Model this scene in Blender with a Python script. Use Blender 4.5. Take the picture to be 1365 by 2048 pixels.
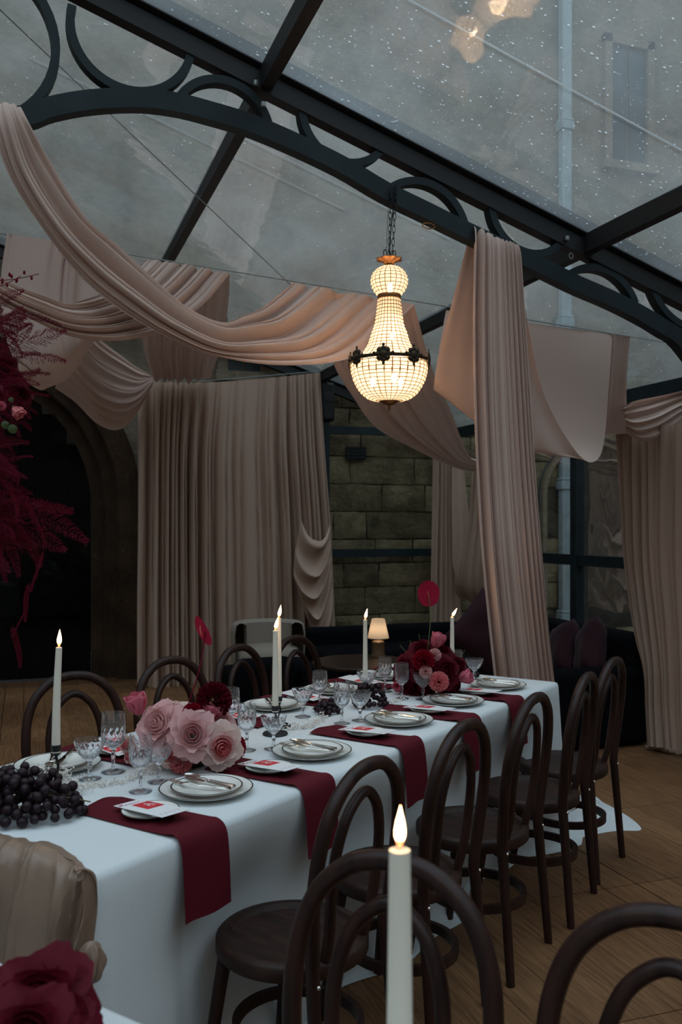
import bpy, bmesh, math, random
from mathutils import Vector, Matrix, noise
random.seed(7)
for o in list(bpy.data.objects): bpy.data.objects.remove(o)
scene = bpy.context.scene
COL = scene.collection
PI = math.pi

# ------------------------------------------------------------------ camera
F, CX, CY, HC = 1800.0, 682.5, 1050.0, 1.535      # focal length in px, horizon row, eye height
YAW = math.radians(19.4); SN, CS = math.sin(YAW), math.cos(YAW)
cam_d = bpy.data.cameras.new('camera'); cam = bpy.data.objects.new('camera', cam_d); COL.objects.link(cam)
cam.location = (0, 0, HC); cam.rotation_euler = (PI/2, 0, -YAW)
cam_d.sensor_fit = 'VERTICAL'; cam_d.sensor_height = 36; cam_d.lens = 36*F/2048
cam_d.shift_y = (CY-1024)/2048; cam_d.clip_start = .05
cam_d.dof.use_dof = True; cam_d.dof.focus_distance = 3.3; cam_d.dof.aperture_fstop = 4.5
scene.camera = cam

# ------------------------------------------------------------------ sky and exposure
world = bpy.data.worlds.new('overcast_sky'); scene.world = world; world.use_nodes = True
bg = world.node_tree.nodes['Background']
bg.inputs[1].default_value = 1.35
_N = world.node_tree.nodes; _L = world.node_tree.links          # overcast: the zenith about three times the horizon
_g = _N.new('ShaderNodeNewGeometry'); _x = _N.new('ShaderNodeSeparateXYZ'); _r = _N.new('ShaderNodeValToRGB')
_L.new(_N.new('ShaderNodeTexCoord').outputs['Generated'], _x.inputs[0]); _L.new(_x.outputs[2], _r.inputs[0]); _L.new(_r.outputs[0], bg.inputs[0])
_r.color_ramp.elements[0].color = (.27, .33, .38, 1); _r.color_ramp.elements[1].color = (.86, 1.06, 1.22, 1)
BULB_E = 2.1                                     # watts of one chandelier bulb
scene.cycles.max_bounces = 10; scene.cycles.diffuse_bounces = 4; scene.cycles.glossy_bounces = 4; scene.cycles.transmission_bounces = 8; scene.cycles.transparent_max_bounces = 12
vs = scene.view_settings
vs.view_transform = 'Standard'; vs.look = 'None'; vs.gamma = 1; vs.use_curve_mapping = False; vs.exposure = 0.15

# ------------------------------------------------------------------ pixel rays to places in the room
def ray(x, y):
    a = (x-CX)/F; b = (CY-y)/F
    return (a*CS+SN, -a*SN+CS, b)
def G(x, y, z=0):                       # on the horizontal plane z
    r = ray(x, y); t = (z-HC)/r[2]; return Vector((r[0]*t, r[1]*t, z))
def W(x, y, w):                         # on the cross plane Y = w
    r = ray(x, y); t = w/r[1]; return Vector((r[0]*t, w, HC+r[2]*t))
def U(x, y, u):                         # on the long plane X = u
    r = ray(x, y); t = u/r[0]; return Vector((u, r[1]*t, HC+r[2]*t))
def D(x, y, Z):                         # at a given distance
    r = ray(x, y); return Vector((r[0]*Z, r[1]*Z, HC+r[2]*Z))

# ------------------------------------------------------------------ materials
MATS = {}
def mat(name, col, rough=.6, metal=0., var=.0, vscale=8., bump=0., bscale=40., trans=0., ior=1.45, sheen=0., spec=.5, coat=0., stretch=(1,1,1), col2=None, emit=None, estr=0.):
    if name in MATS: return MATS[name]
    m = bpy.data.materials.new(name); m.use_nodes = True; nt = m.node_tree; N = nt.nodes; L = nt.links
    b = N['Principled BSDF']
    b.inputs['Base Color'].default_value = (*col, 1); b.inputs['Roughness'].default_value = rough; b.inputs['Metallic'].default_value = metal
    b.inputs['Specular IOR Level'].default_value = spec; b.inputs['IOR'].default_value = ior
    b.inputs['Transmission Weight'].default_value = trans; b.inputs['Coat Weight'].default_value = coat
    if sheen: b.inputs['Sheen Weight'].default_value = sheen
    if emit: b.inputs['Emission Color'].default_value = (*emit, 1); b.inputs['Emission Strength'].default_value = estr
    if var or bump:
        tc = N.new('ShaderNodeTexCoord'); mp = N.new('ShaderNodeMapping'); mp.inputs['Scale'].default_value = stretch
        L.new(tc.outputs['Object'], mp.inputs['Vector'])
    if var:
        n = N.new('ShaderNodeTexNoise'); n.inputs['Scale'].default_value = vscale; n.inputs['Detail'].default_value = 6
        L.new(mp.outputs[0], n.inputs['Vector'])
        r = N.new('ShaderNodeValToRGB')
        c2 = col2 or tuple(max(0, c*(1-var)) for c in col); c1 = col if col2 else tuple(min(1, c*(1+var)) for c in col)
        r.color_ramp.elements[0].color = (*c2, 1); r.color_ramp.elements[1].color = (*c1, 1)
        r.color_ramp.elements[0].position = .3; r.color_ramp.elements[1].position = .7
        L.new(n.outputs[0], r.inputs[0]); L.new(r.outputs[0], b.inputs['Base Color'])
    if bump:
        n2 = N.new('ShaderNodeTexNoise'); n2.inputs['Scale'].default_value = bscale; n2.inputs['Detail'].default_value = 8
        L.new(mp.outputs[0], n2.inputs['Vector'])
        bp = N.new('ShaderNodeBump'); bp.inputs['Strength'].default_value = bump; bp.inputs['Distance'].default_value = .02
        L.new(n2.outputs[0], bp.inputs['Height']); L.new(bp.outputs[0], b.inputs['Normal'])
    MATS[name] = m; return m

def fabric(name, col, transl=.3, rough=.8, weave=900, sheen=0.):
    m = bpy.data.materials.new(name); m.use_nodes = True; nt = m.node_tree; N = nt.nodes; L = nt.links
    b = N['Principled BSDF']; out = N['Material Output']
    b.inputs['Base Color'].default_value = (*col, 1); b.inputs['Roughness'].default_value = rough; b.inputs['Specular IOR Level'].default_value = .2
    if sheen: b.inputs['Sheen Weight'].default_value = sheen
    tc = N.new('ShaderNodeTexCoord'); n = N.new('ShaderNodeTexNoise'); n.inputs['Scale'].default_value = 260; n.inputs['Detail'].default_value = 3
    L.new(tc.outputs['Object'], n.inputs['Vector'])
    bp = N.new('ShaderNodeBump'); bp.inputs['Strength'].default_value = .12; bp.inputs['Distance'].default_value = .004
    L.new(n.outputs[0], bp.inputs['Height']); L.new(bp.outputs[0], b.inputs['Normal'])
    t = N.new('ShaderNodeBsdfTranslucent'); t.inputs[0].default_value = (*col, 1)
    mx = N.new('ShaderNodeMixShader'); mx.inputs[0].default_value = transl
    L.new(b.outputs[0], mx.inputs[1]); L.new(t.outputs[0], mx.inputs[2]); L.new(mx.outputs[0], out.inputs[0])
    return m

def film(name, haze, rough, refl=1.4, tint=(.93,.96,.96)):
    """clear plastic sheet: see-through, a little milky, mirrors at a grazing view"""
    m = bpy.data.materials.new(name); m.use_nodes = True; nt = m.node_tree; N = nt.nodes; L = nt.links
    for n in list(N):
        if n.type == 'BSDF_PRINCIPLED': N.remove(n)
    out = N['Material Output']
    tr = N.new('ShaderNodeBsdfTransparent'); tr.inputs[0].default_value = (*tint, 1)
    df = N.new('ShaderNodeBsdfTranslucent'); df.inputs[0].default_value = (.70, .735, .73, 1)
    gl = N.new('ShaderNodeBsdfGlossy'); gl.inputs['Roughness'].default_value = rough; gl.inputs[0].default_value = (.95, .95, .95, 1)
    m1 = N.new('ShaderNodeMixShader'); L.new(tr.outputs[0], m1.inputs[1]); L.new(df.outputs[0], m1.inputs[2])
    tc = N.new('ShaderNodeTexCoord'); no = N.new('ShaderNodeTexNoise'); no.inputs['Scale'].default_value = 1.3; no.inputs['Detail'].default_value = 8
    L.new(tc.outputs['Object'], no.inputs['Vector'])
    mr = N.new('ShaderNodeMapRange'); mr.inputs[1].default_value = .3; mr.inputs[2].default_value = .75; mr.inputs[3].default_value = haze*.55; mr.inputs[4].default_value = haze*1.5
    L.new(no.outputs[0], mr.inputs[0]); L.new(mr.outputs[0], m1.inputs[0])
    fr = N.new('ShaderNodeFresnel'); fr.inputs[0].default_value = 1.45
    mu = N.new('ShaderNodeMath'); mu.operation = 'MULTIPLY'; mu.inputs[1].default_value = refl; mu.use_clamp = True
    L.new(fr.outputs[0], mu.inputs[0])
    n2 = N.new('ShaderNodeTexNoise'); n2.inputs['Scale'].default_value = 2.2; n2.inputs['Detail'].default_value = 2; L.new(tc.outputs['Object'], n2.inputs['Vector'])
    bp = N.new('ShaderNodeBump'); bp.inputs['Strength'].default_value = .06; bp.inputs['Distance'].default_value = .2
    L.new(n2.outputs[0], bp.inputs['Height']); L.new(bp.outputs[0], gl.inputs['Normal'])
    m2 = N.new('ShaderNodeMixShader'); L.new(mu.outputs[0], m2.inputs[0]); L.new(m1.outputs[0], m2.inputs[1]); L.new(gl.outputs[0], m2.inputs[2])
    L.new(m2.outputs[0], out.inputs[0]); return m

def crystal(name, cut):
    m = bpy.data.materials.new(name); m.use_nodes = True; nt = m.node_tree; N = nt.nodes; L = nt.links
    b = N['Principled BSDF']; b.inputs['Base Color'].default_value = (.97, .98, 1, 1); b.inputs['Roughness'].default_value = .03
    b.inputs['Transmission Weight'].default_value = 1; b.inputs['IOR'].default_value = 1.36
    t = N.new('ShaderNodeBsdfTranslucent'); t.inputs[0].default_value = (.95, .97, 1, 1); mx = N.new('ShaderNodeMixShader'); mx.inputs[0].default_value = .05
    L.new(b.outputs[0], mx.inputs[1]); L.new(t.outputs[0], mx.inputs[2]); L.new(mx.outputs[0], N['Material Output'].inputs[0])
    return m

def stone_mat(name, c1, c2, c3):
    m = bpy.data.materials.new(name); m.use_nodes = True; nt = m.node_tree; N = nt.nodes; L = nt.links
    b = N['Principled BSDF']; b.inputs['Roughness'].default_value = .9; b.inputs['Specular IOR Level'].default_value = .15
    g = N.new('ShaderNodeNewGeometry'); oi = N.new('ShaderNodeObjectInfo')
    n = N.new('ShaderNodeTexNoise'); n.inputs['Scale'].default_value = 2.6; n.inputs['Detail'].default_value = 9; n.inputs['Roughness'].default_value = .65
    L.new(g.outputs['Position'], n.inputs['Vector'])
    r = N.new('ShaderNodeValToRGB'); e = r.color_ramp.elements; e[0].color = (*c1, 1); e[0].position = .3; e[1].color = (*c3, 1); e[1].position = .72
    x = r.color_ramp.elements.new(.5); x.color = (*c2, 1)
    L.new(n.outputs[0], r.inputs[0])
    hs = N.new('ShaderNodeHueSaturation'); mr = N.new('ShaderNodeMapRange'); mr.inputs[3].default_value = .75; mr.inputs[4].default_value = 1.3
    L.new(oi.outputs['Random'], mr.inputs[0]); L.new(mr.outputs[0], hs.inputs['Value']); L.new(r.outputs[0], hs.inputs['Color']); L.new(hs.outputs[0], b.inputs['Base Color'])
    n2 = N.new('ShaderNodeTexNoise'); n2.inputs['Scale'].default_value = 22; n2.inputs['Detail'].default_value = 9
    L.new(g.outputs['Position'], n2.inputs['Vector'])
    bp = N.new('ShaderNodeBump'); bp.inputs['Strength'].default_value = .7; bp.inputs['Distance'].default_value = .03
    L.new(n2.outputs[0], bp.inputs['Height']); L.new(bp.outputs[0], b.inputs['Normal'])
    return m

def wood_floor():
    m = bpy.data.materials.new('floor_wood'); m.use_nodes = True; nt = m.node_tree; N = nt.nodes; L = nt.links
    b = N['Principled BSDF']; b.inputs['Roughness'].default_value = .5; b.inputs['Specular IOR Level'].default_value = .25
    g = N.new('ShaderNodeNewGeometry'); oi = N.new('ShaderNodeObjectInfo')
    mp = N.new('ShaderNodeMapping'); mp.inputs['Scale'].default_value = (60, 3.0, 1); L.new(g.outputs['Position'], mp.inputs['Vector'])
    n = N.new('ShaderNodeTexNoise'); n.inputs['Scale'].default_value = 1.5; n.inputs['Detail'].default_value = 9; n.inputs['Roughness'].default_value = .6; n.inputs['Distortion'].default_value = .4
    L.new(mp.outputs[0], n.inputs['Vector'])
    r = N.new('ShaderNodeValToRGB'); e = r.color_ramp.elements; e[0].position = .28; e[0].color = (.10, .050, .023, 1); e[1].position = .75; e[1].color = (.31, .165, .080, 1)
    L.new(n.outputs[0], r.inputs[0])
    # worn pale patches and dark scuffs
    n3 = N.new('ShaderNodeTexNoise'); n3.inputs['Scale'].default_value = 1.1; n3.inputs['Detail'].default_value = 5; L.new(g.outputs['Position'], n3.inputs['Vector'])
    r3 = N.new('ShaderNodeValToRGB'); r3.color_ramp.elements[0].position = .35; r3.color_ramp.elements[0].color = (.72, .62, .55, 1); r3.color_ramp.elements[1].position = .7; r3.color_ramp.elements[1].color = (1.15, 1.1, 1.05, 1)
    L.new(n3.outputs[0], r3.inputs[0])
    mx = N.new('ShaderNodeMix'); mx.data_type = 'RGBA'; mx.blend_type = 'MULTIPLY'; mx.inputs[0].default_value = 1
    L.new(r.outputs[0], mx.inputs[6]); L.new(r3.outputs[0], mx.inputs[7])
    mp2 = N.new('ShaderNodeMapping'); mp2.inputs['Scale'].default_value = (14, 5, 1); L.new(g.outputs['Position'], mp2.inputs['Vector'])
    n4 = N.new('ShaderNodeTexNoise'); n4.inputs['Scale'].default_value = 1.6; n4.inputs['Detail'].default_value = 3; L.new(mp2.outputs[0], n4.inputs['Vector'])
    r4 = N.new('ShaderNodeValToRGB'); r4.color_ramp.elements[0].position = .72; r4.color_ramp.elements[0].color = (1, 1, 1, 1); r4.color_ramp.elements[1].position = .78; r4.color_ramp.elements[1].color = (.25, .2, .18, 1)
    L.new(n4.outputs[0], r4.inputs[0])
    mx2 = N.new('ShaderNodeMix'); mx2.data_type = 'RGBA'; mx2.blend_type = 'MULTIPLY'; mx2.inputs[0].default_value = 1
    L.new(mx.outputs[2], mx2.inputs[6]); L.new(r4.outputs[0], mx2.inputs[7])
    hs = N.new('ShaderNodeHueSaturation'); mr = N.new('ShaderNodeMapRange'); mr.inputs[3].default_value = .88; mr.inputs[4].default_value = 1.12
    L.new(oi.outputs['Random'], mr.inputs[0]); L.new(mr.outputs[0], hs.inputs['Value']); L.new(mx2.outputs[2], hs.inputs['Color']); L.new(hs.outputs[0], b.inputs['Base Color'])
    bp = N.new('ShaderNodeBump'); bp.inputs['Strength'].default_value = .15; bp.inputs['Distance'].default_value = .004
    L.new(n.outputs[0], bp.inputs['Height']); L.new(bp.outputs[0], b.inputs['Normal'])
    return m

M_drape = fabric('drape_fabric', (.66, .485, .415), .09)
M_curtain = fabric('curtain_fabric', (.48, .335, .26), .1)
M_throw = fabric('throw_satin', (.30, .20, .145), .1, rough=.34)
M_throw.node_tree.nodes['Principled BSDF'].inputs['Specular IOR Level'].default_value = .5
M_cloth = fabric('table_linen', (.80, .83, .84), .12)
M_nap = fabric('burgundy_linen', (.105, .006, .014), .05)
M_film = film('roof_film', .23, .055, 2.0)
M_pane = film('wall_film', .015, .03, .35, (.97,.98,.98))
M_iron = mat('black_green_iron', (.012, .022, .026), .55, var=.3, vscale=5, spec=.35)
M_black = mat('black_iron', (.012, .012, .013), .55)
M_chain = mat('black_chain', (.01, .01, .01), .4, metal=.6)
M_wood = mat('dark_bentwood', (.026, .0095, .007), .42, var=.5, vscale=6, stretch=(6, 6, 1), spec=.38)
M_seat = mat('dark_seat_wood', (.032, .014, .010), .5, var=.4, vscale=5, stretch=(8, 2, 2), spec=.3)
M_floor = wood_floor()
M_under = mat('floor_joint', (.03, .02, .014), .9)
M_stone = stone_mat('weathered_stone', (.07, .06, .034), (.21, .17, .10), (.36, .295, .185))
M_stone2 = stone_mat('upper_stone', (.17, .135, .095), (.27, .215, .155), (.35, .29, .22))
M_mortar = mat('mortar', (.055, .047, .033), .95, var=.3, bump=.6)
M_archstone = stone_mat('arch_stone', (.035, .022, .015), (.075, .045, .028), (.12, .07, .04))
M_ground = mat('courtyard_paving', (.10, .10, .095), .9, var=.25, vscale=3)
M_door = mat('old_black_door', (.003, .003, .0035), .95, var=.4, spec=.05)
M_door2 = mat('old_grey_door', (.03, .025, .021), .8, var=.5, stretch=(8, 8, 1))
M_pipe = mat('painted_pipe', (.36, .43, .44), .5, var=.12)
M_blue = mat('slate_window', (.05, .075, .085), .3)
M_candle = mat('ivory_wax', (.86, .78, .66), .5, spec=.25)
M_candle.node_tree.nodes['Principled BSDF'].inputs['Subsurface Weight'].default_value = .25
M_candle.node_tree.nodes['Principled BSDF'].inputs['Subsurface Radius'].default_value = (.02, .012, .006)
M_flame = mat('flame', (1, .6, .3), .5, emit=(1, .62, .30), estr=14)
M_flamecore = mat('flame_base', (.2, .1, .05), .5, emit=(1, .35, .12), estr=2.2)
M_wick = mat('wick', (.01, .008, .006), .9)
M_china = mat('china', (.82, .81, .76), .12, coat=.3)
M_rim = mat('silver_rim', (.06, .055, .05), .25, metal=.6)
M_silver = mat('silver', (.75, .70, .64), .18, metal=1)
M_card = mat('card', (.80, .80, .80), .7)
M_red = mat('red_print', (.62, .03, .04), .6)
M_ink = mat('berry_ink', (.45, .02, .09), .6)
M_white = mat('white_print', (.85, .85, .85), .6)
M_glass = crystal('cut_crystal', 1)
M_gold = mat('antique_gilt', (.32, .15, .06), .35, metal=.8, var=.3)
M_brass = mat('dark_brass', (.05, .035, .02), .45, metal=.6)
M_grape = mat('dark_grape', (.010, .005, .008), .45, var=.5, vscale=2, spec=.3, col2=(.028, .011, .017))
M_stem = mat('green_stem', (.10, .13, .04), .6)
M_gstem = mat('grape_stalk', (.16, .11, .04), .7)
M_leaf = mat('leaf_green', (.06, .085, .025), .5, var=.2)
M_sofa = mat('black_velvet', (.004, .004, .0055), .95, spec=.1)
M_burg = mat('burgundy_velvet', (.032, .004, .010), .9, sheen=.08, var=.2)
M_cream = mat('cream_boucle', (.32, .27, .22), .95, bump=.3, bscale=120)
M_dtable = mat('mahogany', (.03, .014, .009), .35, var=.3, stretch=(6, 1, 1))
M_oak = mat('lamp_oak', (.13, .075, .035), .5, var=.3, stretch=(1, 1, 6))
M_spk = mat('speaker_black', (.006, .006, .007), .6)
M_wire = mat('steel_wire', (.35, .38, .38), .4, metal=.5)
M_drop = fabric('rain_drop', (.92, .95, .97), .75, rough=.1)
M_seam = mat('film_seam', (.55, .6, .6), .4, trans=.55)
M_twhite = mat('dried_white', (.78, .72, .66), .9)

def petal_mat(name, col, transl=.3):
    m = fabric(name, col, transl, .6)
    return m
P_pink = petal_mat('petal_pink', (.78, .47, .47)); P_blush = petal_mat('petal_blush', (.82, .62, .57)); P_hot = petal_mat('petal_hot_pink', (.72, .20, .27))
P_coral = petal_mat('petal_coral', (.78, .26, .27)); P_red = petal_mat('petal_crimson', (.30, .006, .022), .2); P_dred = petal_mat('petal_dark_red', (.12, .003, .014), .2)
P_ant = petal_mat('spathe_red', (.40, .012, .05), .2); P_fern = petal_mat('dyed_fern', (.19, .006, .028), .2); P_spadix = petal_mat('spadix', (.60, .12, .10), .1)

# ------------------------------------------------------------------ mesh helpers
class MB:
    def __init__(s): s.v = []; s.f = []; s.m = []
    def add(s, vs_, fs, mi=0):
        b = len(s.v); s.v += [tuple(v) for v in vs_]; s.f += [tuple(b+i for i in f) for f in fs]; s.m += [mi]*len(fs); return s
    def box(s, c, size, mi=0, rot=None):
        cx, cy, cz = c; x, y, z = [a/2 for a in size]
        vv = [Vector((sx*x, sy*y, sz*z)) for sx in (-1, 1) for sy in (-1, 1) for sz in (-1, 1)]
        if rot: vv = [rot @ v for v in vv]
        vv = [(v[0]+cx, v[1]+cy, v[2]+cz) for v in vv]
        return s.add(vv, [(0,1,3,2), (4,6,7,5), (0,4,5,1), (2,3,7,6), (0,2,6,4), (1,5,7,3)], mi)
    def bar(s, a, b, wd, ht, up=(0,0,1), mi=0):
        a, b = Vector(a), Vector(b); t = (b-a).normalized(); sd = t.cross(Vector(up)).normalized(); u = sd.cross(t)
        vv = []
        for p in (a, b):
            for i, j in ((-1,-1), (1,-1), (1,1), (-1,1)): vv.append(p+sd*(i*wd/2)+u*(j*ht/2))
        return s.add(vv, [(3,2,1,0), (4,5,6,7), (0,1,5,4), (1,2,6,5), (2,3,7,6), (3,0,4,7)], mi)
    def sweep(s, pts, prof, up=(0,1,0), closed=False, mi=0, scale=None):
        """sweep a 2D profile along points; profile x follows up, y follows side"""
        P = [Vector(p) for p in pts]; n = len(P); k = len(prof); base = len(s.v); up = Vector(up)
        for i, p in enumerate(P):
            t = (P[(i+1) % n if closed else min(i+1, n-1)]-P[(i-1) % n if closed else max(i-1, 0)]).normalized()
            sd = t.cross(up).normalized(); u2 = sd.cross(t); q = scale[i] if scale else 1
            for a, b in prof: s.v.append(tuple(p+u2*(a*q)+sd*(b*q)))
        for i in range(n if closed else n-1):
            for j in range(k):
                a = base+i*k+j; b = base+i*k+(j+1) % k; c = base+((i+1) % n)*k+(j+1) % k; d = base+((i+1) % n)*k+j
                s.f.append((a, b, c, d)); s.m.append(mi)
        if not closed:
            s.f.append(tuple(base+j for j in range(k))[::-1]); s.m.append(mi)
            s.f.append(tuple(base+(n-1)*k+j for j in range(k))); s.m.append(mi)
        return s
    def tube(s, pts, r, seg=8, closed=False, mi=0):
        """round tube with parallel transported frame, r constant or per point"""
        P = [Vector(p) for p in pts]; n = len(P); base = len(s.v)
        R = r if isinstance(r, (list, tuple)) else [r]*n
        t0 = (P[1]-P[0]).normalized(); a = Vector((0,0,1)) if abs(t0.z) < .9 else Vector((1,0,0)); u = (a-t0*a.dot(t0)).normalized()
        for i, p in enumerate(P):
            t = (P[(i+1) % n if closed else min(i+1, n-1)]-P[(i-1) % n if closed else max(i-1, 0)]).normalized()
            u = (u-t*u.dot(t)).normalized(); w = t.cross(u)
            for j in range(seg):
                an = 2*PI*j/seg; s.v.append(tuple(p+(u*math.cos(an)+w*math.sin(an))*R[i]))
        for i in range(n if closed else n-1):
            for j in range(seg):
                i2 = (i+1) % n
                s.f.append((base+i*seg+j, base+i*seg+(j+1) % seg, base+i2*seg+(j+1) % seg, base+i2*seg+j)); s.m.append(mi)
        if not closed:
            s.f.append(tuple(base+j for j in range(seg))[::-1]); s.m.append(mi); s.f.append(tuple(base+(n-1)*seg+j for j in range(seg))); s.m.append(mi)
        return s
    def lathe(s, prof, seg=32, c=(0,0,0), mi=0, wob=None):
        base = len(s.v); n = len(prof)
        for i, (r, z) in enumerate(prof):
            for j in range(seg):
                a = 2*PI*j/seg; rr = r*(wob(a, i) if wob else 1)
                s.v.append((c[0]+rr*math.cos(a), c[1]+rr*math.sin(a), c[2]+z))
        for i in range(n-1):
            for j in range(seg):
                s.f.append((base+i*seg+j, base+i*seg+(j+1) % seg, base+(i+1)*seg+(j+1) % seg, base+(i+1)*seg+j)); s.m.append(mi)
        return s
    def grid(s, rows, mi=0):
        base = len(s.v); n = len(rows); k = len(rows[0])
        for r in rows: s.v += [tuple(p) for p in r]
        for i in range(n-1):
            for j in range(k-1):
                s.f.append((base+i*k+j, base+i*k+j+1, base+(i+1)*k+j+1, base+(i+1)*k+j)); s.m.append(mi)
        return s
    def sphere(s, c, r, seg=10, rings=7, sc=(1,1,1), mi=0):
        base = len(s.v)
        for i in range(rings+1):
            th = PI*i/rings
            for j in range(seg):
                a = 2*PI*j/seg; s.v.append((c[0]+r*sc[0]*math.sin(th)*math.cos(a), c[1]+r*sc[1]*math.sin(th)*math.sin(a), c[2]+r*sc[2]*math.cos(th)))
        for i in range(rings):
            for j in range(seg): s.f.append((base+(i+1)*seg+j, base+(i+1)*seg+(j+1) % seg, base+i*seg+(j+1) % seg, base+i*seg+j)); s.m.append(mi)
        return s
    def mesh(s, name, mats, smooth=True):
        me = bpy.data.meshes.new(name); me.from_pydata(s.v, [], s.f)
        for m in (mats if isinstance(mats, (list, tuple)) else [mats]): me.materials.append(m)
        me.polygons.foreach_set('material_index', s.m)
        if smooth: me.polygons.foreach_set('use_smooth', [True]*len(s.f))
        me.update()
        if smooth: me.set_sharp_from_angle(angle=math.radians(48))
        return me
    def build(s, name, mats, parent=None, smooth=True, bevel=0., auto=None):
        return place(name, s.mesh(name, mats, smooth), parent, bevel, auto)

def place(name, me, parent=None, bevel=0., auto=None, loc=None, rot=None, scale=None):
    o = bpy.data.objects.new(name, me); COL.objects.link(o)
    if parent: o.parent = parent
    if loc is not None: o.location = loc
    if rot is not None: o.rotation_euler = rot
    if scale is not None: o.scale = (scale,)*3 if isinstance(scale, (int, float)) else scale
    if bevel:
        b = o.modifiers.new('bevel', 'BEVEL'); b.width = bevel; b.segments = 2; b.limit_method = 'ANGLE'
    return o
def empty(name, loc=(0,0,0), rz=0., rot=None, scale=None):
    o = bpy.data.objects.new(name, None); COL.objects.link(o); o.location = loc; o.rotation_euler = rot or (0, 0, rz)
    o.empty_display_size = .05
    if scale: o.scale = (scale,)*3
    return o
def tag(o, label, cat, group=None, kind=None):
    o['label'] = label; o['category'] = cat
    if group: o['group'] = group
    if kind: o['kind'] = kind
    return o
def struct(o, label=None, cat=None):
    o['kind'] = 'structure'
    if label: o['label'] = label
    if cat: o['category'] = cat
    return o
KIDS = {}
def copy_tree(o, parent=None):
    c = o.copy(); COL.objects.link(c); c.parent = parent
    for ch in list(o.children): copy_tree(ch, c)
    return c
def cr(P, t):
    """Catmull-Rom through a list of vectors, t in 0..1"""
    n = len(P)
    if n == 2: return P[0].lerp(P[1], t)
    x = t*(n-1); i = min(int(x), n-2); f = x-i
    p1, p2 = P[i], P[i+1]; p0 = P[i-1] if i > 0 else p1*2-p2; p3 = P[i+2] if i+2 < n else p2*2-p1
    return .5*((2*p1)+(p2-p0)*f+(2*p0-5*p1+4*p2-p3)*f*f+(3*p1-p0-3*p2+p3)*f*f*f)
def crs(pts, n):
    P = [Vector(p) for p in pts]; return [cr(P, i/n) for i in range(n+1)]
def smooth01(x): x = max(0, min(1, x)); return x*x*(3-2*x)

def sheet_mb(rows, nu=40, nv=64, folds=8, amp=.02, seed=0, sharp=1.0, ampf=None, drift=.0, warp=.25, crease=False, even=False, vp=1.):
    """cloth through cross rows of control points, pleated across its width"""
    rnd = random.Random(seed); R = [[Vector(p) for p in r] for r in rows]
    k = max(len(r) for r in R)
    R = [[cr(r, j/(k-1)) for j in range(k)] for r in R]
    ph = [rnd.uniform(0, 6.28) for _ in range(6)]
    grid = []
    for i in range(nu+1):
        u = i/nu; ctl = [cr([r[j] for r in R], u) for j in range(k)]
        grid.append([cr(ctl, j/nv) for j in range(nv+1)])
    out = []
    for i in range(nu+1):
        row = []
        for j in range(nv+1):
            u, v = i/nu, j/nv
            du = grid[min(i+1, nu)][j]-grid[max(i-1, 0)][j]; dv = grid[i][min(j+1, nv)]-grid[i][max(j-1, 0)]
            nrm = du.cross(dv); nrm = nrm.normalized() if nrm.length > 1e-9 else Vector((0,1,0))
            q = v**vp+warp*.06*math.sin(6.28*v*1.5+ph[4])+drift*u*math.sin(3*v+ph[5])
            w = math.sin(2*PI*folds*q+ph[0])+.55*math.sin(2*PI*folds*1.63*q+ph[1]+u*.8)+.35*math.sin(2*PI*folds*.53*q+ph[2])
            if crease:      # rounded ridges between narrow valleys
                w = 1.7*(1-2*(1-abs(math.sin(PI*folds*q+ph[0])))**1.6)*.6+.5*math.sin(2*PI*folds*.8*q+ph[1]+u*1.2)+.45*(1-2*(1-abs(math.sin(PI*folds*1.9*q+ph[2]+u)))**2)
            if sharp != 1: w = math.copysign(abs(w/1.9)**sharp*1.9, w)
            a = amp*(ampf(u) if ampf else 1)*(1 if even else .8+.35*math.sin(5*v+ph[3]))
            row.append(grid[i][j]+nrm*(a*w*.5))
        out.append(row)
    m = MB(); m.grid(out); return m

# ================================================================== THE PLACE
RIDGE_U, EAVE_U, GABLE_W, TRUSS_W, SLOPE = -.45, 4.47, 9.0, 4.2, .336
EAVE_Z, MID_Z, WALL_W = 2.54, 1.235, 9.16
LEFT_U = 2*RIDGE_U-EAVE_U
def roof_z(u): return EAVE_Z+.03+SLOPE*((EAVE_U-u) if u >= RIDGE_U else (u-LEFT_U))
def on_roof(x, y):
    r = ray(x, y); z0 = EAVE_Z+.03+SLOPE*EAVE_U
    t = (z0-HC)/(r[2]+SLOPE*r[0]); return Vector((r[0]*t, r[1]*t, HC+r[2]*t))

# ---- floor: planks laid lengthwise in short bays
fl = MB(); fl.box((RIDGE_U, 3.0, -.03), (EAVE_U-LEFT_U, 12.3, .036)); floor = struct(fl.build('floor', M_under, smooth=False), 'worn brown wooden marquee floor laid in bays of boards', 'floor')
def plank_mesh(wd, ln):
    m = MB(); m.box((0, 0, -.006), (wd, ln, .012)); return m.mesh('plank', M_floor, False)
SEAM_U, SEAM_W, PW, PL = 2.308, 3.21, .165, .878
pm = plank_mesh(PW-.0016, PL-.005); pm_edge = plank_mesh(PW-.010, PL-.005)
cand_pl = []
for i in range(-44, 14):
    for j in range(-7, 7):
        u = SEAM_U+(i+.5)*PW; w = SEAM_W+(j+.5)*PL
        if not (LEFT_U+.1 < u < EAVE_U and -2.9 < w < 9.1): continue
        X = u*CS-w*SN; Z = u*SN+w*CS
        inside = Z > .9 and abs(X/Z) < .47 and (HC*F/Z) < 1250
        cand_pl.append((0 if inside else 1, Z if Z > 0 else 99, u, w, i))
cand_pl.sort()
rest = MB()
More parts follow.
